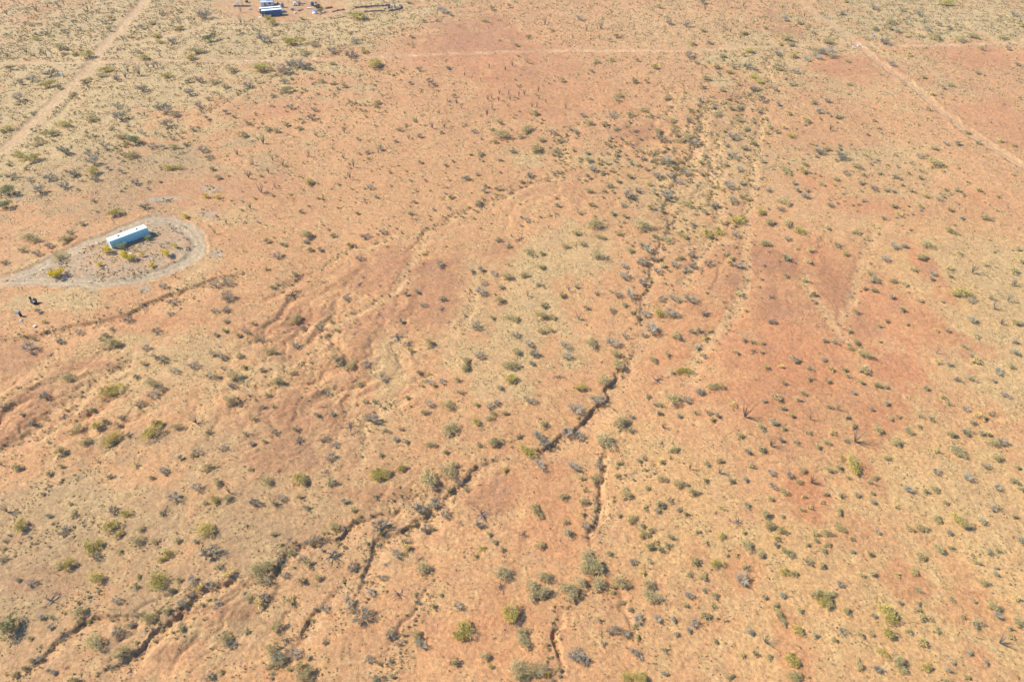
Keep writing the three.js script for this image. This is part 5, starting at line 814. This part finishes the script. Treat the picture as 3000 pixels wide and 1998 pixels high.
// a box container standing with its near long foot from point a to point b
function container(name, label, a, b, W, HT, skin, roofMat, endMat, vents) {
  const dx = b.x - a.x, dz = b.z - a.z, L = Math.hypot(dx, dz), turn = Math.atan2(-dz, dx), nx = dz / L, nz = -dx / L;       // n points away from the viewer
  const cx = (a.x + b.x) / 2 + nx * W / 2, cz = (a.z + b.z) / 2 + nz * W / 2, o = thing(name, label, 'container', cx, cz, turn);
  o.position.y = baseY(cx, cz, L, W, turn);
  // side sheets: shallow ribs
  const ribs = (len) => { const n = Math.max(6, Math.round(len / 0.34)), s = new THREE.Shape(), p = len / n; s.moveTo(-len / 2, 0); for (let i = 0; i < n; i++) { const x = -len / 2 + i * p; s.lineTo(x + p * 0.12, 0.028); s.lineTo(x + p * 0.5, 0.028); s.lineTo(x + p * 0.62, 0); s.lineTo(x + p, 0); } s.lineTo(len / 2, -0.05); s.lineTo(-len / 2, -0.05); const g = new THREE.ExtrudeGeometry(s, { depth: HT - 0.36, bevelEnabled: false }); g.rotateX(-Math.PI / 2); g.translate(0, 0.2, 0); return g; };
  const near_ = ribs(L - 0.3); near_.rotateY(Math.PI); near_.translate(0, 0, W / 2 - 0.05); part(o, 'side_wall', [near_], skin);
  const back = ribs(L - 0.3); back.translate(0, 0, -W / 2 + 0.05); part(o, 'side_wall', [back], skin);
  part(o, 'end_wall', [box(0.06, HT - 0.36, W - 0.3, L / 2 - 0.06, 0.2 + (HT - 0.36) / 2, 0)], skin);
  for (const s of [-1, 1]) { const d = part(o, 'door', [box(0.06, HT - 0.36, (W - 0.3) / 2 - 0.02, -L / 2 + 0.06, 0.2 + (HT - 0.36) / 2, s * (W - 0.3) / 4)], endMat ?? skin); part(d, 'lock_rod', [bar([-L / 2 - 0.01, 0.25, s * 0.35], [-L / 2 - 0.01, HT - 0.2, s * 0.35], 0.025)], PAINT.steel); }
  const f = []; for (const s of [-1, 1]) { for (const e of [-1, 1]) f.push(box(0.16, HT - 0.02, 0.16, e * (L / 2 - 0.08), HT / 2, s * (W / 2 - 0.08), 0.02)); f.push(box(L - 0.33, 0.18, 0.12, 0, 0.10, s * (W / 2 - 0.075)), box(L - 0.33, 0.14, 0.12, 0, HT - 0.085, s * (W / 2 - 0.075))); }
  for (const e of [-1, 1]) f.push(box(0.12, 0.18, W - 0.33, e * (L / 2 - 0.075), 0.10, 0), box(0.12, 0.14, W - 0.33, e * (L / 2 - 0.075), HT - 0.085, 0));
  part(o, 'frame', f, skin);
  part(o, 'floor', [box(L - 0.3, 0.06, W - 0.3, 0, 0.15, 0)], PAINT.wood);
  const roof = part(o, 'roof', [box(L - 0.01, 0.05, W - 0.01, 0, HT + 0.012, 0, 0.02)], roofMat ?? skin);
  { const seams = []; for (let i = 1; i < 10; i++) seams.push(box(0.05, 0.018, W - 0.1, -L / 2 + i * L / 10, HT + 0.044, 0)); part(roof, 'seam', seams, roofMat ?? skin).userData.kind = 'stuff'; }
  if (vents) for (const q of vents) { const v = part(o, 'roof_vent', [cyl(0.13, 0.13, 0.34, q * L, HT + 0.2, 0.1), cyl(0.24, 0.24, 0.07, q * L, HT + 0.40, 0.1)], PAINT.green); part(v, 'flashing', [box(0.55, 0.02, 0.5, q * L, HT + 0.052, 0.1)], PAINT.teal); }
  return { o, L, turn, cx, cz };
}
container('storage_container', 'long white storage container with two dark roof vents inside the gravel loop', spot(327.6, 729.0), spot(438.2, 687.3), 2.75, 2.65, paint(0.42, 0.75, 0.80, 0.5), PAINT.white, PAINT.white, [-0.22, 0.26]);  // side walls are white; the blue of shade is put into their colour
// homestead
const bluebox = container('shipping_container', 'blue shipping container with white roof at the top of the picture', spot(...K5(848, 385)), spot(...K5(1310, 352)), 3.4, 3.4, PAINT.blue, PAINT.white, PAINT.brown);
container('shipping_container', 'brown shipping container with white roof just behind the blue one', { x: bluebox.cx - 6.2 * Math.cos(bluebox.turn) - 4.6 * Math.sin(bluebox.turn) - 0.4, z: bluebox.cz + 6.2 * Math.sin(bluebox.turn) - 4.6 * Math.cos(bluebox.turn) }, { x: bluebox.cx + 6.0 * Math.cos(bluebox.turn) - 4.6 * Math.sin(bluebox.turn) - 0.4, z: bluebox.cz - 6.0 * Math.sin(bluebox.turn) - 4.6 * Math.cos(bluebox.turn) }, 2.5, 3.1, PAINT.brown, PAINT.white, PAINT.orange);
{
  const p = spot(...K5(900, 160)), o = thing('cabin', 'small cabin with pale sheet metal roof panels behind the containers', 'cabin', p.x + 0.6, p.z - 4.5, bluebox.turn * 0.6);
  part(o, 'wall', [box(7.6, 2.4, 5.6, 0, 1.2, 0)], PAINT.offwhite);
  for (const [x, z, w, d, m] of [[-2.1, 1.55, 3.6, 3.2, PAINT.sheet], [1.75, 1.55, 3.9, 3.2, PAINT.steel], [-2.1, -1.65, 3.6, 3.0, PAINT.steel]]) { const g = box(w, 0.06, d); g.rotateX(0.13); g.translate(x, 2.58 - z * 0.13, z); part(o, 'roof_panel', [g], m); }
  const g = box(4.0, 0.10, 3.4); g.rotateX(0.22); g.translate(1.9, 3.35, -1.6); part(o, 'upper_roof', [g], PAINT.brown);
  part(o, 'upper_wall', [box(3.6, 0.9, 2.8, 1.9, 2.75, -1.6)], PAINT.aqua); const d = part(o, 'door', [box(0.9, 2.0, 0.06, -1.2, 1.0, 2.83)], PAINT.brown); part(d, 'handle', [box(0.06, 0.12, 0.06, -0.9, 1.0, 2.89)], PAINT.steel);
  const w = part(o, 'window', [box(1.2, 0.9, 0.05, 1.6, 1.4, 2.825)], PAINT.panel); part(w, 'frame', [box(1.36, 0.06, 0.08, 1.6, 1.88, 2.84), box(1.36, 0.06, 0.08, 1.6, 0.92, 2.84)], PAINT.white);
}
{
  const p = spot(...K5(250, 155)), o = thing('solar_panel_rack', 'tilted solar panel rack on posts left of the cabin', 'solar panels', p.x + 0.5, p.z - 2, 0.12);
  for (let i = 0; i < 5; i++) { const q = part(o, 'solar_panel', [box(1.36, 0.05, 3.0, 0, 0, 0, 0.01)], paint(0.30, 0.33, 0.36, 0.35)); q.rotation.z = 0.52; q.rotation.order = 'YXZ'; q.position.set(-2.6 + i * 1.27, 0.85 + i * 0.725, 0); part(q, 'frame', [box(1.36, 0.07, 0.10, 0, 0.01, 1.53), box(1.36, 0.07, 0.10, 0, 0.01, -1.53)], PAINT.steel); }  // panels coloured pale grey-blue: the sky reflection is painted in
  for (const z of [-1.2, 0, 1.2]) { part(o, 'post', [bar([-2.9, -0.1, z], [-2.9, 0.62, z], 0.06)], PAINT.steel); part(o, 'post', [bar([0, -0.1, z], [0, 2.25, z], 0.06)], PAINT.steel); part(o, 'post', [bar([2.5, -0.1, z], [2.5, 3.7, z], 0.06)], PAINT.steel); }
  part(o, 'rail', [-1.2, 0, 1.2].map((z) => bar([-3.1, 0.52, z], [2.8, 3.88, z], 0.05)), PAINT.steel);
  const q = spot(...K5(490, 50)), c = thing('storage_crate', 'dark storage crate standing beside the solar rack shadow', 'crate', q.x, q.z); part(c, 'body', [box(1.4, 1.2, 1.1, 0, 0.6, 0, 0.04)], PAINT.dark); part(c, 'lid', [box(1.5, 0.12, 1.2, 0, 1.27, 0, 0.03)], PAINT.grey);
}
for (const [x, y, h, words] of [[360, 296, 7.5, 'tall thin pole in front of the solar panel rack'], [1466, 170, 4.2, 'thin pole right of the brown shipping container'], [1312, 360, 3.6, 'thin pole at the right corner of the blue container']]) { const p = spot(...K5(x, y)), o = thing('utility_pole', words, 'pole', p.x, p.z); part(o, 'pole', [cyl(0.045, 0.07, h, 0, h / 2 - 0.1, 0, 10)], PAINT.grey); part(o, 'cap', [cyl(0.08, 0.08, 0.12, 0, h - 0.08, 0, 10)], PAINT.steel); }
{
  const tank = (k, x, y, r, h, mat, lab, name = 'water_tank') => { const p = spot(...k(x, y)), o = thing(name, lab, 'tank', p.x, p.z - r); part(o, 'body', [cyl(r, r, h, 0, h / 2 - 0.03, 0, 28)], mat); const g = new THREE.SphereGeometry(r, 28, 8, 0, 6.2832, 0, Math.PI / 2); g.scale(0.995, 0.28, 0.995); g.translate(0, h - 0.032, 0); const d = part(o, 'dome', [g], mat); part(d, 'hatch', [cyl(0.28, 0.28, 0.12, 0, h + r * 0.28, 0, 16)], PAINT.dark); return o; };
  tank(K5, 1295, 175, 1.05, 2.2, PAINT.grey, 'grey round tank at the right end of the brown container'); tank(K5, 1990, 140, 1.05, 1.9, PAINT.teal, 'dark teal round water tank right of the solar shed'); tank(K5, 1690, 120, 0.75, 1.7, PAINT.grey, 'grey round barrel tank under the small solar shed');
  tank(K6, 2005, 172, 0.55, 1.5, PAINT.aqua, 'blue-white water drum inside the stone-walled enclosure', 'water_drum');
  const p = spot(...K5(1660, 90)), o = thing('solar_shed', 'small open shed roofed by a solar panel', 'shed', p.x, p.z - 1.5, 0.05); const g = box(3.0, 0.08, 2.6); g.rotateX(0.35); g.translate(0, 2.6, 0); part(o, 'roof', [g], PAINT.panel); for (const [a, b] of [[-1.3, -1], [1.3, -1], [-1.3, 1], [1.3, 1]]) part(o, 'post', [bar([a, -0.1, b], [a, 2.6 - b * 0.36, b], 0.06)], PAINT.wood); part(o, 'shelf', [box(1.6, 0.9, 0.8, 0.1, 0.45, -0.4)], PAINT.dark);
  const q = spot(...K5(1600, 125)), c = thing('utility_cart', 'small white cart with a blue seat beside the solar shed', 'cart', q.x, q.z, 0.2); part(c, 'body', [box(2.2, 0.6, 1.2, 0, 0.65, 0, 0.08)], PAINT.white); part(c, 'seat', [box(0.8, 0.35, 1.0, -0.1, 1.1, 0, 0.06)], PAINT.bright); for (const a of [-0.75, 0.75]) for (const b of [-0.55, 0.55]) { const w = new THREE.CylinderGeometry(0.28, 0.28, 0.16, 16); w.rotateX(Math.PI / 2); w.translate(a, 0.28, b); part(c, 'wheel', [w], PAINT.black); } part(c, 'canopy', [box(1.6, 0.06, 1.2, -0.1, 1.95, 0, 0.02), bar([-0.8, 0.9, 0.5], [-0.8, 1.95, 0.5], 0.03), bar([0.6, 0.9, -0.5], [0.6, 1.95, -0.5], 0.03)], PAINT.white);
  const g2 = spot(...K5(1535, 230)), y = thing('generator', 'grey-blue ribbed generator box below the solar shed', 'generator', g2.x, g2.z, 0.3); part(y, 'housing', [box(1.9, 1.1, 1.2, 0, 0.7, 0, 0.08)], PAINT.steel); for (let i = 0; i < 5; i++) part(y, 'rib', [box(0.08, 1.02, 1.26, -0.72 + i * 0.36, 0.7, 0)], PAINT.aqua); part(y, 'skid', [box(2.0, 0.14, 0.16, 0, 0.07, 0.45), box(2.0, 0.14, 0.16, 0, 0.07, -0.45)], PAINT.dark);
  const t = spot(...K5(2110, 175)), tr = thing('utility_trailer', 'dark utility trailer loaded with scrap right of the teal tank', 'trailer', t.x, t.z - 0.5, 1.2); part(tr, 'bed', [box(4.2, 0.16, 1.8, 0, 0.75, 0)], PAINT.dark); part(tr, 'rail', [box(4.2, 0.5, 0.06, 0, 1.08, 0.87), box(4.2, 0.5, 0.06, 0, 1.08, -0.87), box(0.06, 0.5, 1.7, 2.07, 1.08, 0)], PAINT.brown); for (const b of [-1, 1]) for (const a of [-0.45, 0.4]) { const w = new THREE.CylinderGeometry(0.36, 0.36, 0.2, 18); w.rotateX(Math.PI / 2); w.translate(a, 0.36, b * 0.98); part(tr, 'wheel', [w], PAINT.black); } part(tr, 'drawbar', [bar([-2.1, 0.7, 0.6], [-3.4, 0.5, 0], 0.05), bar([-2.1, 0.7, -0.6], [-3.4, 0.5, 0], 0.05)], PAINT.steel);
  for (const [i, x, y_, w, h, mat, lab] of [[0, -0.9, -0.3, 1.0, 0.7, PAINT.brown, 'brown crate on the front of the utility trailer'], [1, 0.5, 0.2, 1.2, 0.9, PAINT.grey, 'grey crate in the middle of the utility trailer'], [2, 1.5, -0.3, 0.7, 0.5, PAINT.offwhite, 'pale crate at the rear of the utility trailer']]) { const e = thing('scrap_crate', lab, 'crate', t.x + x * Math.cos(1.2) + y_ * Math.sin(1.2), t.z - 0.5 - x * Math.sin(1.2) + y_ * Math.cos(1.2), 1.2 + 0.1 * i); e.position.y = tr.position.y + 0.832; part(e, 'body', [box(w, h, 0.9, 0, h / 2, 0, 0.03)], mat); part(e, 'lid', [box(w + 0.06, 0.08, 0.96, 0, h + 0.03, 0, 0.02)], PAINT.dark); }
  const bn = spot(...K5(1925, 205)), be = thing('bench_table', 'long low white bench standing in the yard', 'bench', bn.x, bn.z, 0.02); part(be, 'top', [box(2.6, 0.10, 0.9, 0, 0.75, 0, 0.03)], PAINT.white); for (const s of [-1, 1]) part(be, 'leg', [box(0.12, 0.72, 0.8, s * 1.0, 0.36, 0)], PAINT.grey);
  const bt = spot(...K5(2048, 320)), bo = thing('tarp_heap', 'white tub heap partly covered by a bright blue tarp', 'heap', bt.x, bt.z - 0.7); { const s = new THREE.SphereGeometry(1, 18, 10, 0, 6.2832, 0, 1.75); const v = s.attributes.position; for (let i = 0; i < v.count; i++) v.setXYZ(i, v.getX(i) * 1.5 + 0.2 * noise(v.getX(i) * 2, v.getZ(i) * 2, 7), v.getY(i) * 1.0, v.getZ(i) * 1.1); s.computeVertexNormals(); s.translate(0, 0.16, 0); part(bo, 'tub', [s], PAINT.white); const t2 = new THREE.SphereGeometry(1, 18, 8, 0, 6.2832, 0, 1.1); const u = t2.attributes.position; for (let i = 0; i < u.count; i++) u.setXYZ(i, u.getX(i) * 1.55, u.getY(i) * 1.25 + 0.2 * noise(u.getX(i) * 3, u.getZ(i) * 3, 8), u.getZ(i) * 1.1); t2.computeVertexNormals(); t2.rotateZ(-0.2); t2.translate(-0.1, 0.35, -0.7); part(bo, 'tarp', [t2], PAINT.bright); }
  const pr = spot(...K5(1355, 275)), po = thing('propane_tank', 'white rounded propane tank at the right end of the blue container', 'tank', pr.x, pr.z, 0.5); { const c = new THREE.CapsuleGeometry(0.5, 1.3, 8, 18); c.rotateZ(Math.PI / 2); c.translate(0, 0.75, 0); part(po, 'body', [c], PAINT.white); part(po, 'foot', [box(0.14, 0.5, 0.7, -0.5, 0.22, 0)], PAINT.grey); part(po, 'foot', [box(0.14, 0.5, 0.7, 0.5, 0.22, 0)], PAINT.grey); part(po, 'valve_cover', [cyl(0.14, 0.14, 0.2, 0, 1.3, 0, 12)], PAINT.steel); }
  const cr = spot(...K5(768, 285)), co = thing('tan_crate', 'tan square crate at the left end of the blue container', 'crate', cr.x, cr.z); part(co, 'body', [box(0.95, 0.9, 0.9, 0, 0.45, 0, 0.05)], PAINT.cream); part(co, 'lid', [box(1.0, 0.08, 0.95, 0, 0.93, 0, 0.03)], PAINT.orange);
  const wl = spot(...K5(790, 395)), wo = thing('white_sheet', 'white sheet lying on the ground below the blue container', 'sheet', wl.x, wl.z, 0.1); part(wo, 'sheet', [box(1.7, 0.10, 1.3, 0, 0.08, 0, 0.03)], PAINT.white);
  const w2 = spot(...K6(452, 280)), wp = thing('white_sheet', 'pale sheet lying right of the green bush in the yard', 'sheet', w2.x, w2.z, -0.3); part(wp, 'sheet', [box(1.3, 0.14, 1.6, 0, 0.1, 0, 0.03)], PAINT.sheet);
  const ba = spot(...K5(575, 212)), bb = thing('cast_off_tub', 'pale cast-off tub lying left of the containers', 'tub', ba.x, ba.z, 0.2); part(bb, 'body', [box(1.6, 0.5, 0.8, 0, 0.25, 0, 0.1)], PAINT.offwhite); part(bb, 'rim', [box(1.7, 0.07, 0.9, 0, 0.5, 0, 0.03)], PAINT.steel);
  const dk = spot(...K6(1880, 180)), dd = thing('feed_box', 'dark box at the mouth of the stone-walled enclosure', 'box', dk.x, dk.z, 0.3); part(dd, 'body', [box(1.3, 1.3, 1.0, 0, 0.65, 0, 0.04)], PAINT.brown); part(dd, 'lid', [box(1.4, 0.1, 1.1, 0, 1.34, 0, 0.03)], PAINT.dark);
  const pl = spot(...K6(1800, 195)), pp = thing('plank_stack', 'short stack of pale planks outside the stone-walled enclosure', 'planks', pl.x, pl.z, 0.1); for (let i = 0; i < 4; i++) part(pp, 'plank', [box(2.0, 0.10, 0.35, rr(-0.1, 0.1), 0.05 + i * 0.105, rr(-0.05, 0.05))], PAINT.cream);
  const tb = spot(...K6(45, 345)), ta = thing('pipe_rack', 'low pipe rack standing below the blue tarp heap', 'rack', tb.x, tb.z, 0.1); for (const s of [-1.2, 0, 1.2]) part(ta, 'post', [bar([s, -0.1, 0], [s, 0.9, 0], 0.05)], PAINT.steel); part(ta, 'rail', [bar([-1.3, 0.88, 0], [1.3, 0.88, 0], 0.05), bar([-1.3, 0.45, 0], [1.3, 0.45, 0], 0.04)], PAINT.aqua);
  // scrap on the yard: small single things
  for (const [k, x, y_, w, h, mat, lab] of [[K5, 1600, 300, 1.4, 0.8, PAINT.offwhite, 'pale scrap bundle in the yard left of the large bush'], [K5, 1690, 245, 1.7, 0.7, PAINT.brown, 'brown scrap bundle right of the generator box'], [K5, 1760, 225, 1.3, 0.6, PAINT.wood, 'rusty scrap bundle left of the white bench'], [K6, 190, 70, 1.1, 0.9, PAINT.dark, 'black scrap bundle above the utility trailer'], [K5, 1200, 82, 1.3, 0.8, PAINT.teal, 'teal scrap bundle behind the brown container'], [K5, 2180, 340, 1.2, 0.4, PAINT.grey, 'grey scrap bundle below the tarp heap']]) { const p2 = spot(...k(x, y_)), e = thing('scrap_bundle', lab, 'scrap', p2.x, p2.z, rr(0, 3)); part(e, 'core', [box(w, h * 0.7, w * 0.7, 0, h * 0.35, 0, 0.08)], mat); for (let i = 0; i < 4; i++) part(e, 'bar', [bar([rr(-0.9, -0.2) * w, rr(0.1, 0.5) * h, rr(-0.5, 0.5)], [rr(0.2, 0.9) * w, rr(0.5, 1.1) * h, rr(-0.5, 0.5)], 0.05)], i % 2 ? PAINT.grey : mat); }
}
// low dry-stone walls round the enclosure: stones are laid one by one
function stoneWall(label, pts, h, w) {
  const o = thing('stone_wall', label, 'wall', pts[0][0], pts[0][1]); o.position.y = 0; const core = [], ox = pts[0][0], oz = pts[0][1]; let n = 0;
  const mats = [paint(0.21, 0.135, 0.115, 0.95), paint(0.26, 0.165, 0.13, 0.95), paint(0.17, 0.11, 0.10, 0.95)];
  for (let i = 0; i + 1 < pts.length; i++) { const [x1, z1] = pts[i], [x2, z2] = pts[i + 1], len = Math.hypot(x2 - x1, z2 - z1), a = Math.atan2(-(z2 - z1), x2 - x1), k = Math.max(1, Math.round(len / 0.62));
    for (let j = 0; j < k; j++) { const t = (j + 0.5) / k, x = lerp(x1, x2, t) + rr(-0.08, 0.08), z = lerp(z1, z2, t) + rr(-0.08, 0.08), hh = h * rr(0.72, 1.12), g = new THREE.IcosahedronGeometry(0.5, 0); g.scale(len / k * rr(1.15, 1.35), hh * 1.25, w * rr(1.0, 1.3)); g.rotateY(a + rr(-0.25, 0.25)); g.translate(x - ox, height(x, z) + hh * 0.32, z - oz); part(o, n++ ? 'stone' : 'stone', [g], mats[Math.floor(rnd() * 3)]); } }
  return o;
}
stoneWall('long low stone wall on the far side of the enclosure', line(K6, 1090, 175, 1250, 165, 1500, 150, 1640, 145, 1800, 135, 1900, 120), 1.15, 1.1);
stoneWall('low stone wall on the near side of the enclosure', line(K6, 1300, 275, 1450, 270, 1650, 255, 1780, 250), 0.9, 0.9);
stoneWall('curved stone wall closing the right end of the enclosure', line(K6, 1870, 258, 1980, 245, 2060, 225, 2150, 205, 2165, 165, 2130, 130), 1.25, 1.1);
stoneWall('short stone wall left of the enclosure', line(K6, 560, 270, 620, 250, 700, 235, 860, 215), 0.9, 1.0);
stoneWall('short dark stone heap right of the green yard bush', line(K6, 400, 185, 470, 175, 570, 160), 1.2, 1.4);
stoneWall('low stone row below the yard beside the long olive bush', line(K6, 520, 395, 600, 408, 690, 405, 800, 385, 860, 370), 0.6, 0.7);
// clearing: burnt chair pile, black bin, pallet, sheets
{
  const p = spot(...KC(890, 560)), o = thing('burnt_chair', 'burnt black armchair with torn cushion in the grass below the container loop', 'armchair', p.x, p.z - 0.2, -0.5);
  part(o, 'seat', [box(1.3, 0.5, 1.0, 0, 0.38, 0.1, 0.1)], PAINT.black); const bk = box(1.35, 1.0, 0.32, 0, 0, 0, 0.12); bk.rotateX(-0.25); bk.translate(0, 0.95, -0.45); part(o, 'backrest', [bk], PAINT.black); for (const s of [-1, 1]) part(o, 'armrest', [box(0.26, 0.72, 1.05, s * 0.76, 0.46, 0.1, 0.1)], PAINT.black);
  for (const [x, y, z, a] of [[-0.2, 0.72, 0.15, 0.2], [0.25, 0.8, 0.1, -0.3]]) { const c = box(0.7, 0.07, 0.10, 0, 0, 0, 0.03); c.rotateY(a); c.translate(x, y, z); part(o, 'slat', [c], PAINT.offwhite); }
  const q = spot(...KC(790, 470)), s2 = thing('office_chair', 'black office chair tipped against the burnt armchair', 'chair', q.x, q.z, 0.6); part(s2, 'seat', [box(0.6, 0.14, 0.6, 0, 0.48, 0, 0.06)], PAINT.black); const b2 = box(0.56, 0.7, 0.10, 0, 0, 0, 0.05); b2.rotateX(-0.35); b2.translate(0, 0.9, -0.38); part(s2, 'backrest', [b2], PAINT.dark); part(s2, 'column', [cyl(0.05, 0.05, 0.42, 0, 0.22, 0, 10)], PAINT.steel); for (let i = 0; i < 5; i++) { const a = i * 1.2566; part(s2, 'leg', [bar([0, 0.08, 0], [Math.cos(a) * 0.36, 0.05, Math.sin(a) * 0.36], 0.03)], PAINT.dark); }
  const r = spot(...KC(450, 970)), b = thing('metal_bin', 'black upright metal bin beside the wooden pallet', 'bin', r.x, r.z); part(b, 'body', [cyl(0.36, 0.32, 1.25, 0, 0.6, 0, 18)], PAINT.black); part(b, 'rim', [new THREE.TorusGeometry(0.36, 0.035, 6, 20).rotateX(Math.PI / 2).translate(0, 1.22, 0)], PAINT.brown); part(b, 'flue', [cyl(0.09, 0.09, 0.5, 0.05, 1.4, -0.1, 10)], PAINT.dark);
  const t = spot(...KC(335, 845)), w = thing('wooden_pallet', 'small grey wooden pallet leaning left of the black bin', 'pallet', t.x, t.z, 0.25); for (let i = 0; i < 5; i++) part(w, 'slat', [box(0.95, 0.05, 0.15, 0, 0.17 + 0.0 * i, -0.44 + i * 0.22)], PAINT.grey); for (const s of [-0.42, 0, 0.42]) part(w, 'runner', [box(0.09, 0.14, 1.05, s, 0.07, 0)], PAINT.wood);
  const u = spot(...KC(440, 1100)), v = thing('blue_bag', 'crumpled blue and white bag on the dirt below the black bin', 'bag', u.x, u.z, 0.4); { const s = new THREE.IcosahedronGeometry(0.4, 2), a = s.attributes.position; for (let i = 0; i < a.count; i++) { const f = 1 + 0.3 * noise(a.getX(i) * 4, a.getZ(i) * 4 + a.getY(i) * 3, 77); a.setXYZ(i, a.getX(i) * f, a.getY(i) * f * 0.4, a.getZ(i) * f * 0.8); } s.computeVertexNormals(); s.translate(0, 0.14, 0); part(v, 'bag', [s], PAINT.aqua); const k = s.clone(); k.scale(0.8, 0.7, 0.5); k.translate(0.12, 0.02, 0.3); part(v, 'lining', [k], PAINT.white); }
  const f = spot(...KC(905, 1320)), x = thing('white_bucket', 'white rectangular tub lying above the crumbly bank', 'tub', f.x, f.z, 1.35); part(x, 'body', [box(0.72, 0.42, 0.48, 0, 0.21, 0, 0.05)], PAINT.white); part(x, 'rim', [box(0.78, 0.05, 0.54, 0, 0.41, 0, 0.02)], PAINT.offwhite);
  const l = spot(...C0(1400, 672)), y = thing('litter_sheet', 'crumpled white sheet near the yellow shrubs by the container', 'litter', l.x, l.z, 0.4); part(y, 'sheet', [box(0.9, 0.09, 0.4, 0, 0.08, 0, 0.03), box(0.4, 0.12, 0.5, 0.2, 0.14, 0.1, 0.04)], PAINT.white);
  const l2 = spot(...C0(1140, 818)), y2 = thing('litter_sheet', 'small white scrap in the middle of the container clearing', 'litter', l2.x, l2.z, 0.9); part(y2, 'sheet', [box(0.5, 0.1, 0.35, 0, 0.08, 0, 0.03)], PAINT.white);
}
// road junctions: posts and a gate panel
{
  const post = (k, x, y, w, h, mat, lab, lean = 0, name = 'marker_post') => { const p = spot(...k(x, y)), o = thing(name, lab, 'post', p.x, p.z); part(o, 'shaft', [box(w, h, w * 0.6, 0, h / 2 - 0.1, 0, 0.03)], mat); part(o, 'cap', [box(w * 1.06, 0.08, w * 0.68, 0, h - 0.09, 0, 0.02)], mat); o.rotation.z = lean; };
  post(KP, 655, 1365, 0.55, 1.4, PAINT.white, 'left one of the two white marker posts at the right crossroads', 0.02); post(KP, 828, 1300, 0.5, 1.3, PAINT.white, 'right one of the two white marker posts at the right crossroads', -0.25);
  post(KG, 1555, 590, 0.16, 2.6, PAINT.sheet, 'thin pale post at the left road junction', 0.12); post(KG, 1130, 450, 0.22, 2.0, PAINT.brown, 'dark wooden post beside the yellow-green shrubs at the junction', 0.25, 'wooden_post');
  post(KP, 428, 400, 0.2, 3.4, PAINT.offwhite, 'slanting pale pole by the faint upper road', -0.32);
  const b = spot(...KP(1358, 985)), bb = thing('blue_barrel', 'small bright blue barrel right of the crossroads', 'barrel', b.x, b.z); part(bb, 'body', [cyl(0.42, 0.42, 0.95, 0, 0.46, 0, 18)], PAINT.bright); part(bb, 'lid', [cyl(0.40, 0.40, 0.06, 0, 0.96, 0, 18)], PAINT.aqua);
  const g1 = spot(...KG(370, 1130)), g2 = spot(...KG(585, 1240)), L = Math.hypot(g2.x - g1.x, g2.z - g1.z), o = thing('gate_panel', 'sagging metal gate panel between two dark posts beside the left road', 'gate', (g1.x + g2.x) / 2, (g1.z + g2.z) / 2, Math.atan2(-(g2.z - g1.z), g2.x - g1.x));
  for (const s of [-1, 1]) part(o, 'post', [box(0.24, 2.0, 0.24, s * L / 2, 0.85, 0, 0.04)], PAINT.brown); part(o, 'panel', [box(L - 0.35, 0.75, 0.05, 0, 0.75, 0)], PAINT.sheet); part(o, 'rail', [box(L - 0.35, 0.07, 0.09, 0, 1.16, 0), box(L - 0.35, 0.07, 0.09, 0, 0.34, 0)], PAINT.steel); part(o, 'brace', [bar([L / 2, 1.1, 0], [L / 2 + 1.3, 0.02, 0.2], 0.06)], PAINT.brown);
}
scene.updateMatrixWorld(true);
renderer.render(scene, camera);
